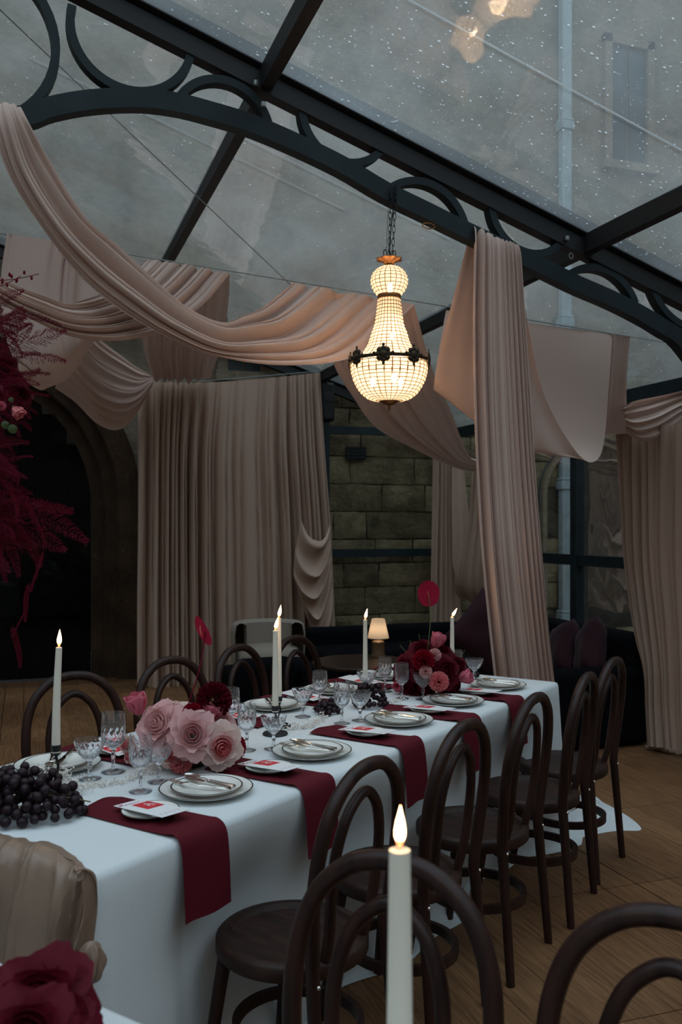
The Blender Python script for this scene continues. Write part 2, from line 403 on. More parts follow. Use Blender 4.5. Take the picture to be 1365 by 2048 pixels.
for k, (o_, Z, u, w, i) in enumerate(cand_pl):
    if k < 290 and o_ == 0:
        place('plank', pm_edge if i in (0, -15) else pm, floor, loc=(u, w, .0005*((i*7) % 3)))
    else: rest.box((u, w, -.006), (PW-.0016, PL-.005, .012))
rp = rest.build('floorboards', M_floor, floor, smooth=False); rp['kind'] = 'stuff'
for o in floor.children: pass
g = MB(); g.box((2, 4, -.2), (60, 60, .3)); struct(g.build('ground', M_ground, smooth=False), 'grey courtyard paving outside the marquee', 'ground')

# ---- stone building behind the marquee
ARC_C, ARC_HW, ARC_SP, ARC_TOP = -.42, 1.06, 1.70, 2.90      # left doorway: centre, half width, spring, crown
def arch_z(u, hw, sp, top):
    x = min(1, abs(u-ARC_C)/hw); return sp+(top-sp)*math.sqrt(max(0, 1-x**2.2))
SURR = .46
wall = MB(); TOPZ = 15.0
us = [-12, ARC_C-ARC_HW-SURR]+[ARC_C+(ARC_HW+SURR)*math.sin(-PI/2+PI*k/40) for k in range(1, 40)]+[ARC_C+ARC_HW+SURR, 2.6]
rows = [[], []]
for u in us:
    zb = 0 if abs(u-ARC_C) >= ARC_HW+SURR-1e-6 else arch_z(u, ARC_HW+SURR, ARC_SP, ARC_TOP+.42)
    if u == us[1] or u == us[-2]:
        pass
    rows[0].append((u, WALL_W, zb)); rows[1].append((u, WALL_W, TOPZ))
wall.grid(rows)
wall.grid([[(2.6, WALL_W, 3.35), (9.6, WALL_W, 3.35)], [(2.6, WALL_W, TOPZ), (9.6, WALL_W, TOPZ)]])
wall.grid([[(7.35, WALL_W, 0), (9.6, WALL_W, 0)], [(7.35, WALL_W, 3.35), (9.6, WALL_W, 3.35)]])
wall.grid([[(2.6, WALL_W+.03, 0), (7.4, WALL_W+.03, 0)], [(2.6, WALL_W+.03, 3.35), (7.4, WALL_W+.03, 3.35)]], mi=1)
wall.box((0, WALL_W+2.2, TOPZ/2), (24, .3, TOPZ))
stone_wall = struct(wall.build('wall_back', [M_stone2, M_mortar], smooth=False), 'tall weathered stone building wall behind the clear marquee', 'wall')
# single ashlar blocks where they can be told apart
DOOR2 = (WALL_W, 5.82, 7.0)                                   # right doorway, left and right edge
def block_mesh(seed):
    rnd = random.Random(seed); m = MB(); n, k = 5, 4; fr = []
    for i in range(k+1):
        r = []
        for j in range(n+1):
            x = -.5+j/n; z = -.5+i/k; e = (i in (0, k)) or (j in (0, n))
            r.append((x+(0 if not e else rnd.uniform(-.012, .012)), -.5+(.5 if e else rnd.uniform(-.1, .25)), z+(0 if not e else rnd.uniform(-.02, .02))))
        fr.append(r)
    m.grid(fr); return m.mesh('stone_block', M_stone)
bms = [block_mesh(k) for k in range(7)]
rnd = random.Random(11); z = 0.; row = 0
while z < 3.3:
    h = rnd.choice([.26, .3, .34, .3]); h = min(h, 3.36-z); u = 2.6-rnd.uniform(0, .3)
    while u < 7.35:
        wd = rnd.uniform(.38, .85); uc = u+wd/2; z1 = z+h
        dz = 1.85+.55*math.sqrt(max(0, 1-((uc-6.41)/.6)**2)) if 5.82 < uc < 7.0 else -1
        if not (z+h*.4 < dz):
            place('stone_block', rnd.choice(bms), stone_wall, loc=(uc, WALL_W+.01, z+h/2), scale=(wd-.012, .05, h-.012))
        u += wd
    z += h
# upper windows and a blocked vent
for k, (x0, y0, x1, y1) in enumerate([(1215, 95, 1300, 330), (445, 650, 532, 752)]):
    a = W(x0, y1, WALL_W-.03); b = W(x1, y0, WALL_W-.03); wn = MB()
    cx, cz, wx, wz = (a.x+b.x)/2, (a.z+b.z)/2, abs(b.x-a.x), abs(b.z-a.z)
    wn.box((cx-wx/2, WALL_W-.03, cz), (.1, .08, wz+.1)); wn.box((cx+wx/2, WALL_W-.03, cz), (.1, .08, wz+.1)); wn.box((cx, WALL_W-.03, cz+wz/2), (wx+.1, .08, .1)); wn.box((cx, WALL_W-.05, cz-wz/2), (wx+.16, .12, .1))
    wo = struct(wn.build('window_%d' % (k+1), M_stone2, smooth=False), ['tall dark window high in the stone wall by the drainpipe', 'slate blue window above the gathered back curtain', 'dim window in the stone wall above the ivory swags'][k], 'window')
    for q in range(2):
        p = MB(); p.box((cx+(q-.5)*wx/2, WALL_W-.01, cz), (wx/2-.03, .02, wz-.06)); p.build('pane', M_blue, wo, smooth=False)
vt = MB(); va = W(711, 907, WALL_W-.02); vt.box((va.x, WALL_W-.035, va.z), (.23, .03, .14)); vo = vt.build('air_vent', M_black, smooth=False)
tag(vo, 'small dark square vent set in the stone wall', 'vent')
for q in range(4):
    p = MB(); p.box((va.x, WALL_W-.055, va.z-.052+q*.035), (.22, .012, .012)); p.build('slat', M_iron, vo, smooth=False)
# left doorway: moulded surround and planked black doors
def arch_path(hw, sp, top, n=28):
    pts = [(ARC_C+hw, 0.0), (ARC_C+hw, sp*.5)]
    for k in range(n+1):
        a = k/n*PI; uu = ARC_C+hw*math.cos(a); pts.append((uu, arch_z(uu, hw, sp, top)))
    return pts+[(ARC_C-hw, sp*.5), (ARC_C-hw, 0.0)]
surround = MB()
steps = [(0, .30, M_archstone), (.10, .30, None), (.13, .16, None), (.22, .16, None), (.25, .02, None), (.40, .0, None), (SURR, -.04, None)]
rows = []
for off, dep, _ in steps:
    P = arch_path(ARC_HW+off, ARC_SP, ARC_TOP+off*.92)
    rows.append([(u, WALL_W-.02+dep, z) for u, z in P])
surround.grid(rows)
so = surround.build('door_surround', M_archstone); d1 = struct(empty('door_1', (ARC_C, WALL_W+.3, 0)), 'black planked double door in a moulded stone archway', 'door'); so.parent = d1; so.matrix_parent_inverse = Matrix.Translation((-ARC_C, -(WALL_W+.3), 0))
for k in range(9):
    wd = 2*ARC_HW/9; p = MB(); uu = -ARC_HW+(k+.5)*wd; zt = arch_z(ARC_C+uu*.96, ARC_HW, ARC_SP, ARC_TOP)
    p.box((uu, .06+.006*(k % 2), zt/2), (wd-.001, .05, zt)); p.build('door_plank', M_door, d1, smooth=False)
for zz in (.7, 1.75):
    p = MB(); p.box((0, .02, zz), (2*ARC_HW-.06, .03, .14)); p.build('ledge', M_door, d1, smooth=False)
# right doorway with hood mould
d2 = struct(empty('door_2', (6.41, WALL_W+.1, 0)), 'old grey plank door under a pointed stone arch at right', 'door')
for k in range(6):
    wd = 1.18/6; uu = -.59+(k+.5)*wd; zt = 1.85+.55*math.sqrt(max(0, 1-(uu/.6)**2)); p = MB(); p.box((uu, .03, zt/2), (wd-.008, .04, zt)); p.build('door_plank', M_door2, d2, smooth=False)
hd = MB(); pts = [(-.7, -.14, .6), (-.7, -.14, 1.85)]+[(.7*math.cos(PI-PI*k/16), -.14, 1.9+.62*math.sin(PI*k/16)) for k in range(17)]+[(.7, -.14, 1.85), (.7, -.14, .6)]
hd.sweep(pts, [(-.05, -.03), (.05, -.03), (.05, .03), (-.05, .03)]); hd.build('hood_mould', M_stone2, d2)
hp = MB(); pts = [(-.79, -.2, 0), (-.79, -.2, 1.85)]+[(.79*math.cos(PI-PI*k/16), -.2, 1.9+.66*math.sin(PI*k/16)) for k in range(12)]
hp.tube(pts, .018, 6); hp.build('cable_pipe', M_iron, d2)
# drainpipe
pb = W(1131, 1250, WALL_W-.09); pu = pb.x
dp = empty('drainpipe', (pu, WALL_W-.09, 0)); tag(dp, 'pale grey painted drainpipe running up the stone wall', 'pipe')
p = MB(); p.box((0, 0, 4.75), (.13, .11, 8.7)); p.build('pipe', M_pipe, dp, smooth=False, bevel=.02)
for zz in (.45, 2.0, 3.9, 6.2):
    p = MB(); p.box((0, 0, zz), (.17, .14, .1)); p.box((0, 0, zz+.07), (.155, .13, .03)); p.build('collar', M_pipe, dp, smooth=False, bevel=.008)
p = MB(); p.lathe([(.0, 0), (.085, 0), (.07, .12), (.075, .40), (0, .40)], 12); p.build('shoe', M_stone2, dp)

# ---- unseen walls added around the courtyard to block low sky light
for nm, c_, sz in (('wall_right', (10.0, -1.5, 4.5), (.8, 22, 9)), ('wall_left', (-10.5, -1.5, 4.5), (.8, 22, 9)), ('wall_front', (0, -12, 4.5), (22, .8, 9))):
    m = MB(); m.box(c_, sz); struct(m.build(nm, M_stone2, smooth=False), 'unseen stone wall added on the %s side to block low sky light' % nm.split('_')[1], 'wall')
# ---- marquee frame
tent = empty('marquee_frame', (RIDGE_U, TRUSS_W, 0)); tag(tent, 'dark green-black metal marquee frame with arched ring trusses', 'frame')
def tpart(mb, name, m=M_iron, smooth=False, bevel=0.):
    o = mb.build(name, m, tent, smooth=smooth, bevel=bevel); o.matrix_parent_inverse = Matrix.Translation((-RIDGE_U, -TRUSS_W, 0)); return o
def mir(p): return Vector((2*RIDGE_U-p[0], p[1], p[2]))
for side in (0, 1):
    fx = (lambda p: Vector(p)) if side == 0 else mir
    for w in (TRUSS_W, GABLE_W):
        a = (RIDGE_U, w, roof_z(RIDGE_U)); b = (EAVE_U, w, roof_z(EAVE_U))
        m = MB(); o1 = Vector((0, 0, .035)); m.bar(fx(Vector(a)+o1), fx(Vector(b)+o1), .13, .07); tpart(m, 'rafter_clamp', M_black)
        m = MB(); o1 = Vector((0, 0, -.065)); m.bar(fx(Vector(a)+o1), fx(Vector(b)+o1), .075, .085); tpart(m, 'rafter', M_black)
        m = MB(); m.bar(fx((EAVE_U, w, 0)), fx((EAVE_U, w, EAVE_Z)), .10, .10, up=(0, 1, 0)); tpart(m, 'post')
    for u in (1.09, 2.893):
        m = MB(); m.bar(fx((u, -2.8, roof_z(u)-.04)), fx((u, GABLE_W, roof_z(u)-.04)), .06, .10); tpart(m, 'purlin', M_black)
    m = MB(); m.bar(fx((EAVE_U, -2.8, EAVE_Z)), fx((EAVE_U, GABLE_W, EAVE_Z)), .09, .10); tpart(m, 'eave_beam')
    m = MB(); m.bar(fx((EAVE_U, -2.8, MID_Z)), fx((EAVE_U, GABLE_W, MID_Z)), .05, .09); tpart(m, 'rail')
    m = MB(); m.bar(fx((EAVE_U, 6.6, 0)), fx((EAVE_U, 6.6, EAVE_Z)), .085, .085, up=(0, 1, 0)); tpart(m, 'post')
for zz, hh in ((EAVE_Z, .08), (MID_Z, .085)):
    m = MB(); m.bar((1.9, GABLE_W, zz), (EAVE_U, GABLE_W, zz), .06, hh); tpart(m, 'rail')
gp = W(650, 900, GABLE_W); m = MB(); m.bar((gp.x, GABLE_W, 0), (gp.x, GABLE_W, roof_z(gp.x)), .08, .08, up=(0, 1, 0)); tpart(m, 'post')
# lower chord of the truss, scalloped at the centre
chord_px = [(50, 237), (100, 220), (175, 206), (270, 201), (350, 210), (425, 229), (500, 252), (590, 290), (683, 335), (768, 385), (850, 425), (933, 466), (1010, 502), (1083, 537), (1150, 570), (1215, 598), (1273, 627), (1320, 655), (1365, 690)]
CH = [W(x, y, TRUSS_W) for x, y in chord_px]
CH = [Vector((RIDGE_U, TRUSS_W, CH[0].z-.10)), Vector((-.2, TRUSS_W, CH[0].z-.05))]+CH+[Vector((3.9, TRUSS_W, 2.18)), Vector((4.22, TRUSS_W, 1.9)), Vector((4.42, TRUSS_W, 1.55))]
rect = [(-.035, -.044), (.035, -.044), (.035, .044), (-.035, .044)]
for side in (0, 1):
    pts = crs(CH, 90); pts = pts if side == 0 else [mir(p) for p in pts]
    m = MB(); m.sweep(pts, rect); tpart(m, 'lower_chord', smooth=False)
arc_px = [((141, 30), (280, 188), (378, 122)), ((357, 200), (425, 163), (536, 256)), ((603, 232), (683, 327), (756, 308)), ((787, 374), (838, 366), (926, 450)),
          ((980, 420), (1043, 505), (1116, 490)), ((1138, 549), (1185, 537), (1262, 597)), ((1305, 588), (1353, 647), (1425, 655))]
def circ3(a, b, c):
    (ax, ay), (bx, by), (cx, cy) = a, b, c; d = 2*(ax*(by-cy)+bx*(cy-ay)+cx*(ay-by))
    ux = ((ax*ax+ay*ay)*(by-cy)+(bx*bx+by*by)*(cy-ay)+(cx*cx+cy*cy)*(ay-by))/d
    uy = ((ax*ax+ay*ay)*(cx-bx)+(bx*bx+by*by)*(ax-cx)+(cx*cx+cy*cy)*(bx-ax))/d
    return ux, uy, math.hypot(ax-ux, ay-uy)
ring_prof = [(-.03, -.019), (.03, -.019), (.03, .019), (-.03, .019)]
def ringarc(tri, full=False):
    P = [W(x, y, TRUSS_W) for x, y in tri]; q = [(p.x, p.z) for p in P]; cx, cz, r = circ3(*q)
    a0, a1, a2 = [math.atan2(z-cz, x-cx) for x, z in q]
    if full: return [Vector((cx+r*math.cos(a), TRUSS_W, cz+r*math.sin(a))) for a in [2*PI*k/48 for k in range(48)]]
    def unw(a, ref):
        while a < ref-PI: a += 2*PI
        while a > ref+PI: a -= 2*PI
        return a
    a1 = unw(a1, a0); a2 = unw(a2, a1); ext = .12*(1 if a2 > a0 else -1)
    return [Vector((cx+r*math.cos(a), TRUSS_W, cz+r*math.sin(a))) for a in [a0-ext+(a2-a0+2*ext)*k/28 for k in range(29)]]
for side in (0, 1):
    for tri in arc_px:
        pts = ringarc(tri); pts = pts if side == 0 else [mir(p) for p in pts]
        m = MB(); m.sweep(pts, ring_prof); tpart(m, 'ring_arc', smooth=False)
    pts = ringarc(((79, 0), (111, 95), (50, 222)), True); pts = pts if side == 0 else [mir(p) for p in pts]
    m = MB(); m.sweep(pts, ring_prof, closed=True); tpart(m, 'ring')
# bolts where the purlins cross
for x, y in ((512, 170), (527, 213), (1135, 480)):
    p = W(x, y, TRUSS_W-.05); m = MB(); m.lathe([(0, 0), (.012, 0), (.012, .02), (0, .02)], 8, c=p); tpart(m, 'bolt', M_wire)
# rigging shackle on the chord
m = MB(); p = W(858, 440, TRUSS_W-.03); m.tube([p+Vector((.035*math.cos(a), 0, .014*math.sin(a)-.03)) for a in [2*PI*k/14 for k in range(14)]], .0035, 6, closed=True); tpart(m, 'shackle', M_gold)
m = MB(); p = W(1143, 512, TRUSS_W-.03); m.tube([p+Vector((.012*math.cos(a), 0, .016*math.sin(a))) for a in [2*PI*k/14 for k in range(14)]], .003, 6, closed=True); tpart(m, 'shackle', M_wire)

# ---- clear roof and walls
rf = MB(); NU_, NW_ = 24, 24
def saddle(u, w):
    f = (w-TRUSS_W)/(GABLE_W-TRUSS_W) if w > TRUSS_W else (TRUSS_W-w)/4.8
    return -.03*math.sin(PI*min(1, max(0, f)))*math.sin(PI*min(1, max(0, (u-RIDGE_U)/(EAVE_U-RIDGE_U) if u > RIDGE_U else (RIDGE_U-u)/(RIDGE_U-LEFT_U))))
for lo, hi in ((LEFT_U, RIDGE_U), (RIDGE_U, EAVE_U)):
    for w0, w1 in ((-2.8, TRUSS_W), (TRUSS_W, GABLE_W)):
        rf.grid([[(lo+(hi-lo)*i/NU_, w0+(w1-w0)*j/NW_, roof_z(lo+(hi-lo)*i/NU_)+.005+saddle(lo+(hi-lo)*i/NU_, w0+(w1-w0)*j/NW_)) for j in range(NW_+1)] for i in range(NU_+1)])
ceil = struct(rf.build('ceiling', M_film), 'clear plastic marquee roof wet with rain', 'roof')
for (p0, p1) in (((817, 0), (1365, 302)), ((60, 120), (690, 420)), ((430, 250), (900, 480))):
    pts = [on_roof(p0[0]+(p1[0]-p0[0])*k/12, p0[1]+(p1[1]-p0[1])*k/12) for k in range(13)]
    m = MB(); m.grid([[p+Vector((0, -.006, .02+saddle(p.x, p.y))) for p in pts], [p+Vector((0, .006, .02+saddle(p.x, p.y))) for p in pts]]); m.build('weld_seam', M_seam, ceil)
dm = MB(); rnd = random.Random(5)
for k in range(11000):
    u = rnd.uniform(RIDGE_U, EAVE_U-.05); w = rnd.uniform(.6, TRUSS_W) if rnd.random() < .9 else rnd.uniform(TRUSS_W, 6)
    r = .0012+.0038*rnd.random()**3.5; c = Vector((u, w, roof_z(u)+.013+saddle(u, w))); n = 6; el = rnd.uniform(1, 1.7)
    ring = [c+Vector((r*math.cos(6.283*i/n)*el, r*math.sin(6.283*i/n), -SLOPE*r*math.cos(6.283*i/n)*el)) for i in range(n)]
    dm.add(ring+[c+Vector((0, 0, r*.55))], [(i, (i+1) % n, n) for i in range(n)])
dr = dm.build('rain_drops', M_drop, ceil); dr['kind'] = 'stuff'
wp = MB(); wp.grid([[(LEFT_U, GABLE_W+.02, 0), (EAVE_U, GABLE_W+.02, 0)], [(LEFT_U, GABLE_W+.02, EAVE_Z), (EAVE_U, GABLE_W+.02, EAVE_Z)]])
wp.add([(LEFT_U, GABLE_W+.02, EAVE_Z), (EAVE_U, GABLE_W+.02, EAVE_Z), (RIDGE_U, GABLE_W+.02, roof_z(RIDGE_U))], [(0, 1, 2)])
struct(wp.build('window_4', M_pane, smooth=False), 'clear plastic gable end wall of the marquee', 'window')
wp = MB(); wp.grid([[(EAVE_U+.02, -2.8, 0), (EAVE_U+.02, GABLE_W, 0)], [(EAVE_U+.02, -2.8, EAVE_Z), (EAVE_U+.02, GABLE_W, EAVE_Z)]])
struct(wp.build('window_5', M_pane, smooth=False), 'clear plastic side wall of the marquee', 'window')

# ---- suspension wires
WIRE_W = 4.75
wl = W(-120, 447, WIRE_W); wr = W(1365, 690, WIRE_W); wr = wl+(wr-wl)*1.04
m = MB(); m.tube([wl+(wr-wl)*k/10 for k in range(11)], .0035, 6); tag(m.build('drape_wire', M_wire), 'thin taut wire carrying the swagged drapes', 'wire')
a = W(-40, -18, 4.35); b = W(582, 570, WIRE_W); m = MB(); m.tube([a, b], .003, 6); tag(m.build('stay_wire', M_wire), 'thin diagonal stay wire under the clear roof', 'wire')
a = W(410, 762, 8.72); b = W(645, 742, 8.72); m = MB(); m.tube([W(268, 760, 8.72), a, b], .004, 6); tag(m.build('curtain_wire', M_wire), 'thin wire along the top of the back curtain', 'wire')

# ================================================================== DRAPES
def drape(name, label, rows, m=None, group=None, **kw):
    """rows: list of rows, each a list of (x, y, w) on cross planes"""
    R = [[W(*p) if len(p) == 3 else Vector(p[0]) for p in r] for r in rows]
    o = sheet_mb(R, **kw).build(name, m or M_drape)
    if label: tag(o, label, 'drape', group)
    return o
GD = 'swagged ceiling drapes'
# long swag from the truss centre to the wire
drape('ceiling_swag', 'long rust-shaded fabric swag sweeping from truss centre to wire left of chandelier',
 [[(-12, 258, 4.28), (30, 240, 4.28), (52, 262, 4.28)], [(-20, 212, 4.19), (12, 206, 4.19), (40, 214, 4.19)], [(-16, 250, 4.13), (20, 242, 4.13), (58, 246, 4.13)],
  [(18, 345, 4.2), (55, 345, 4.17), (100, 325, 4.2)], [(81, 440, 4.27), (120, 448, 4.22), (168, 440, 4.29)], [(162, 551, 4.33), (195, 530, 4.29), (236, 500, 4.37)],
  [(240, 616, 4.38), (272, 592, 4.34), (303, 565, 4.43)], [(330, 670, 4.42), (352, 650, 4.4), (371, 624, 4.5)], [(430, 713, 4.47), (440, 690, 4.47), (440, 653, 4.56)],
  [(546, 733, 4.53), (520, 690, 4.57), (484, 639, 4.63)], [(664, 728, 4.6), (590, 680, 4.65), (521, 622, 4.68)], [(735, 698, 4.68), (645, 645, 4.7), (555, 595, 4.72)], [(830, 609, 4.755), (708, 589, 4.755), (585, 568, 4.755)]],
 group=GD, nu=90, nv=90, folds=4.2, amp=.055, seed=3, ampf=lambda u: .12+.9*smooth01((u-.1)/.3)*(1-.65*smooth01((u-.85)/.15)), warp=.6, crease=True)
# second swag to the left
drape('ceiling_swag', 'pale pleated fabric swag running left below the long rust swag',
 [[(293, 519, 4.755), (376, 533, 4.755), (460, 548, 4.755)], [(271, 541, 4.7), (335, 575, 4.7), (404, 612, 4.7)], [(240, 565, 4.62), (285, 615, 4.6), (330, 662, 4.6)],
  [(209, 585, 4.54), (235, 635, 4.5), (262, 679, 4.5)], [(168, 600, 4.47), (184, 645, 4.43), (200, 681, 4.43)], [(131, 607, 4.42), (132, 640, 4.37), (135, 670, 4.37)],
  [(91, 593, 4.37), (78, 618, 4.33), (67, 640, 4.33)], [(34, 573, 4.32), (18, 590, 4.28), (0, 606, 4.28)], [(-50, 530, 4.25), (-60, 540, 4.22), (-75, 550, 4.22)]],
 group=GD, nu=70, nv=80, folds=5, amp=.055, seed=9, ampf=lambda u: .3+.7*math.sin(PI*min(.98, max(.02, u)))**.6, crease=True)
# its tail falling back to the curtain head
drape('ceiling_swag', 'shaded brown drape tail falling from the wire to the curtain head',
 [[(300, 521, 4.757), (380, 534, 4.757), (460, 548, 4.757)], [(292, 600, 5.4), (375, 600, 5.4), (457, 600, 5.3)], [(285, 680, 6.6), (365, 690, 6.6), (444, 680, 6.5)], [(300, 738, 7.9), (365, 742, 7.9), (425, 738, 7.9)], [(310, 757, 8.62), (365, 758, 8.62), (420, 756, 8.62)]],
 group=GD, nu=40, nv=80, folds=7, amp=.10, seed=5, ampf=lambda u: (.2+.9*u)*(1-.8*smooth01((u-.85)/.15)), crease=True)
# far left hanging loop
drape('ceiling_swag', 'pale fabric loop hanging at far left behind the red ferns',
 [[(14, 468, 4.75), (110, 485, 4.75), (205, 501, 4.75)], [(2, 560, 4.70), (100, 565, 4.70), (200, 570, 4.72)], [(8, 660, 4.64), (100, 660, 4.64), (196, 635, 4.68)], [(40, 745, 4.62), (115, 730, 4.62), (192, 670, 4.7)], [(78, 779, 4.85), (135, 752, 4.85), (190, 678, 4.9)],
  [(95, 770, 5.6), (145, 742, 5.6), (188, 676, 5.6)], [(90, 735, 6.1), (135, 715, 6.1), (170, 660, 6.1)], [(80, 690, 6.8), (120, 680, 6.8), (150, 640, 6.8)]],
 group=GD, nu=50, nv=50, folds=4, amp=.03, seed=8, ampf=lambda u: max(.10, 1-1.9*u), crease=True, warp=2.)
# dark smile-shaped swag gathered at the curtain corner
drape('ceiling_swag', 'dark brown swag with smile folds gathered at the curtain corner over the doorway',
 [[(125, 610, 7.0), (118, 700, 7.7), (112, 775, 8.4)], [(165, 645, 7.2), (155, 740, 7.8), (150, 803, 8.5)], [(205, 682, 7.5), (194, 780, 8.0), (196, 848, 8.55)], [(247, 712, 7.9), (238, 800, 8.2), (238, 861, 8.6)], [(281, 737, 8.3), (276, 793, 8.4), (272, 832, 8.6)], [(306, 752, 8.62), (307, 760, 8.62), (307, 768, 8.62)]],
 group=GD, nu=44, nv=70, folds=7, amp=.07, seed=21, ampf=lambda u: math.sin(PI*min(.99, .25+u*.7))**.8, crease=True)
# brown sheet behind the chandelier
drape('ceiling_swag', 'brown shaded fabric sheet sloping down right behind the chandelier',
 [[(640, 577, 4.757), (735, 594, 4.757), (829, 610, 4.757)], [(660, 670, 4.9), (750, 660, 4.9), (841, 655, 4.9)], [(668, 729, 5.05), (760, 715, 5.05), (851, 693, 5.05)], [(706, 792, 5.35), (790, 780, 5.35), (873, 760, 5.35)], [(750, 851, 5.7), (825, 838, 5.7), (899, 815, 5.7)], [(815, 888, 6.1), (865, 884, 6.1), (921, 872, 6.1)], [(876, 916, 6.5), (912, 918, 6.5), (945, 916, 6.5)], [(945, 935, 7.1), (965, 930, 7.1), (985, 915, 7.1)], [(1010, 915, 7.6), (1015, 900, 7.6), (1020, 885, 7.6)]],
 group=GD, nu=44, nv=50, folds=3, amp=.045, seed=14, crease=True)
# swag between the truss and the wire around the column drape
drape('ceiling_swag', 'deep fabric swag hung from truss to wire behind the tall column drape',
 [[(935, 484, 4.24), (985, 500, 4.24), (1035, 520, 4.24)], [(900, 620, 4.33), (980, 630, 4.32), (1057, 648, 4.33)], [(880, 700, 4.41), (985, 735, 4.4), (1080, 760, 4.42)], [(871, 752, 4.46), (990, 810, 4.44), (1112, 838, 4.47)], [(869, 774, 4.5), (1005, 868, 4.48), (1160, 911, 4.52)], [(869, 778, 4.55), (1020, 885, 4.53), (1190, 923, 4.57)],
  [(872, 742, 4.63), (1040, 850, 4.63), (1208, 888, 4.65)], [(882, 680, 4.70), (1050, 740, 4.7), (1218, 780, 4.71)], [(893, 620, 4.755), (1060, 646, 4.755), (1226, 668, 4.755)]],
 group=GD, nu=60, nv=56, folds=3, amp=.025, seed=31, ampf=lambda u: .9 if u < .55 else .25)
drape('ceiling_swag', 'narrow fabric tail folded over the wire at right beside the eave',
 [[(1219, 667, 4.757), (1240, 670, 4.757), (1261, 673, 4.757)], [(1212, 770, 4.9), (1232, 770, 4.9), (1254, 768, 4.9)], [(1206, 838, 5.1), (1230, 835, 5.1), (1256, 825, 5.1)], [(1203, 860, 5.3), (1232, 868, 5.3), (1266, 866, 5.3)], [(1225, 852, 5.5), (1262, 862, 5.5), (1300, 872, 5.5)]],
 group=GD, nu=30, nv=30, folds=1.5, amp=.02, seed=2)
drape('ceiling_swag', 'short pale pleated swag under the eave beam at the right edge',
 [[(1250, 812, 4.95), (1252, 840, 4.95), (1256, 864, 4.95)], [(1275, 800, 4.97), (1274, 845, 4.92), (1284, 884, 4.97)], [(1310, 792, 4.98), (1312, 835, 4.93), (1318, 880, 4.98)], [(1350, 783, 4.98), (1352, 815, 4.95), (1356, 852, 4.98)], [(1400, 770, 4.97), (1402, 790, 4.97), (1405, 805, 4.97)], [(1450, 745, 4.95), (1450, 755, 4.95), (1452, 765, 4.95)]],
 group=GD, nu=34, nv=40, folds=5, amp=.05, seed=6, crease=True)
# tall column drape in front of the truss
zt = 0
drape('column_drape', 'tall pleated column drape hanging from truss to floor behind the table end',
 [[(948, 492, 4.235), (990, 512, 4.235), (1030, 528, 4.235)], [(946, 459, 4.2), (990, 478, 4.2), (1030, 497, 4.2)], [(945, 478, 4.145), (992, 492, 4.145), (1036, 510, 4.145)],
  [(942, 640, 4.13), (995, 640, 4.13), (1046, 640, 4.13)], [(944, 800, 4.13), (1000, 800, 4.13), (1057, 800, 4.13)], [(950, 960, 4.14), (1008, 960, 4.14), (1068, 960, 4.14)], [(960, 1120, 4.16), (1020, 1120, 4.16), (1082, 1120, 4.16)], [(975, 1270, 4.25), (1036, 1270, 4.25), (1096, 1270, 4.25)], [(990, 1400, 4.34), (1050, 1400, 4.33), (1112, 1400, 4.32)], [(1002, 1520, 4.4), (1064, 1520, 4.38), (1125, 1520, 4.36)], [(1008, 1603, 4.4), (1070, 1605, 4.38), (1135, 1608, 4.36)]],
 nu=90, nv=130, folds=8, amp=.055, seed=17, ampf=lambda u: .14+.8*smooth01((u-.12)/.1), warp=.8, crease=True, vp=1.9)

# back curtain with a swagged side
cz0 = HC
def curtain(name, label, top, bottom, m=M_curtain, mid=None, **kw):
    rows = [top]+(mid or [])+[bottom]
    return drape(name, label, rows, m, **kw)
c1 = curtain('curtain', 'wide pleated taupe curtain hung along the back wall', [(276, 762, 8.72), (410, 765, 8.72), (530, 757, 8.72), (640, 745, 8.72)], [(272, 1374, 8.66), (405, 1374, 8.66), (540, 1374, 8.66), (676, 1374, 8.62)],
   mid=[[(275, 900, 8.74), (400, 900, 8.74), (525, 900, 8.74), (648, 900, 8.74)], [(274, 1060, 8.74), (400, 1060, 8.74), (530, 1060, 8.74), (660, 1060, 8.74)], [(272, 1220, 8.72), (402, 1220, 8.72), (535, 1220, 8.72), (667, 1220, 8.72)]],
   nu=60, nv=240, folds=13, amp=.10, seed=43, ampf=lambda u: .35+.75*min(1, u*3), warp=1.0, crease=True, even=True)
cw = [((604, 1040), (640, 1078), (661, 1045)), ((592, 1100), (634, 1142), (662, 1085)), ((589, 1150), (630, 1188), (663, 1115)), ((597, 1168), (634, 1232), (664, 1140)), ((605, 1190), (641, 1274), (667, 1190)), ((622, 1230), (650, 1322), (670, 1290)), ((640, 1290), (658, 1360), (673, 1350))]
sw = sheet_mb([[W(*a, 8.55), W((a[0]+b[0])/2-4, (a[1]+b[1])/2+10, 8.46), W(*b, 8.42), W((c[0]+b[0])/2+3, (c[1]+b[1])/2+6, 8.46), W(*c, 8.55)] for a, b, c in cw], nu=90, nv=26, folds=.6, amp=.01, seed=4)
for k, v in enumerate(sw.v):                                   # cowl folds
    i = k//27; j = k % 27; ph_ = i/90*2*PI*6.2; sw.v[k] = (v[0], v[1]-.05*math.sin(ph_)*max(0, math.sin(PI*j/26))**.5*(1 if i < 78 else .4), v[2]-.02*math.cos(ph_)*math.sin(PI*j/26))
so_ = sw.build('cowl_swag', M_curtain, c1)
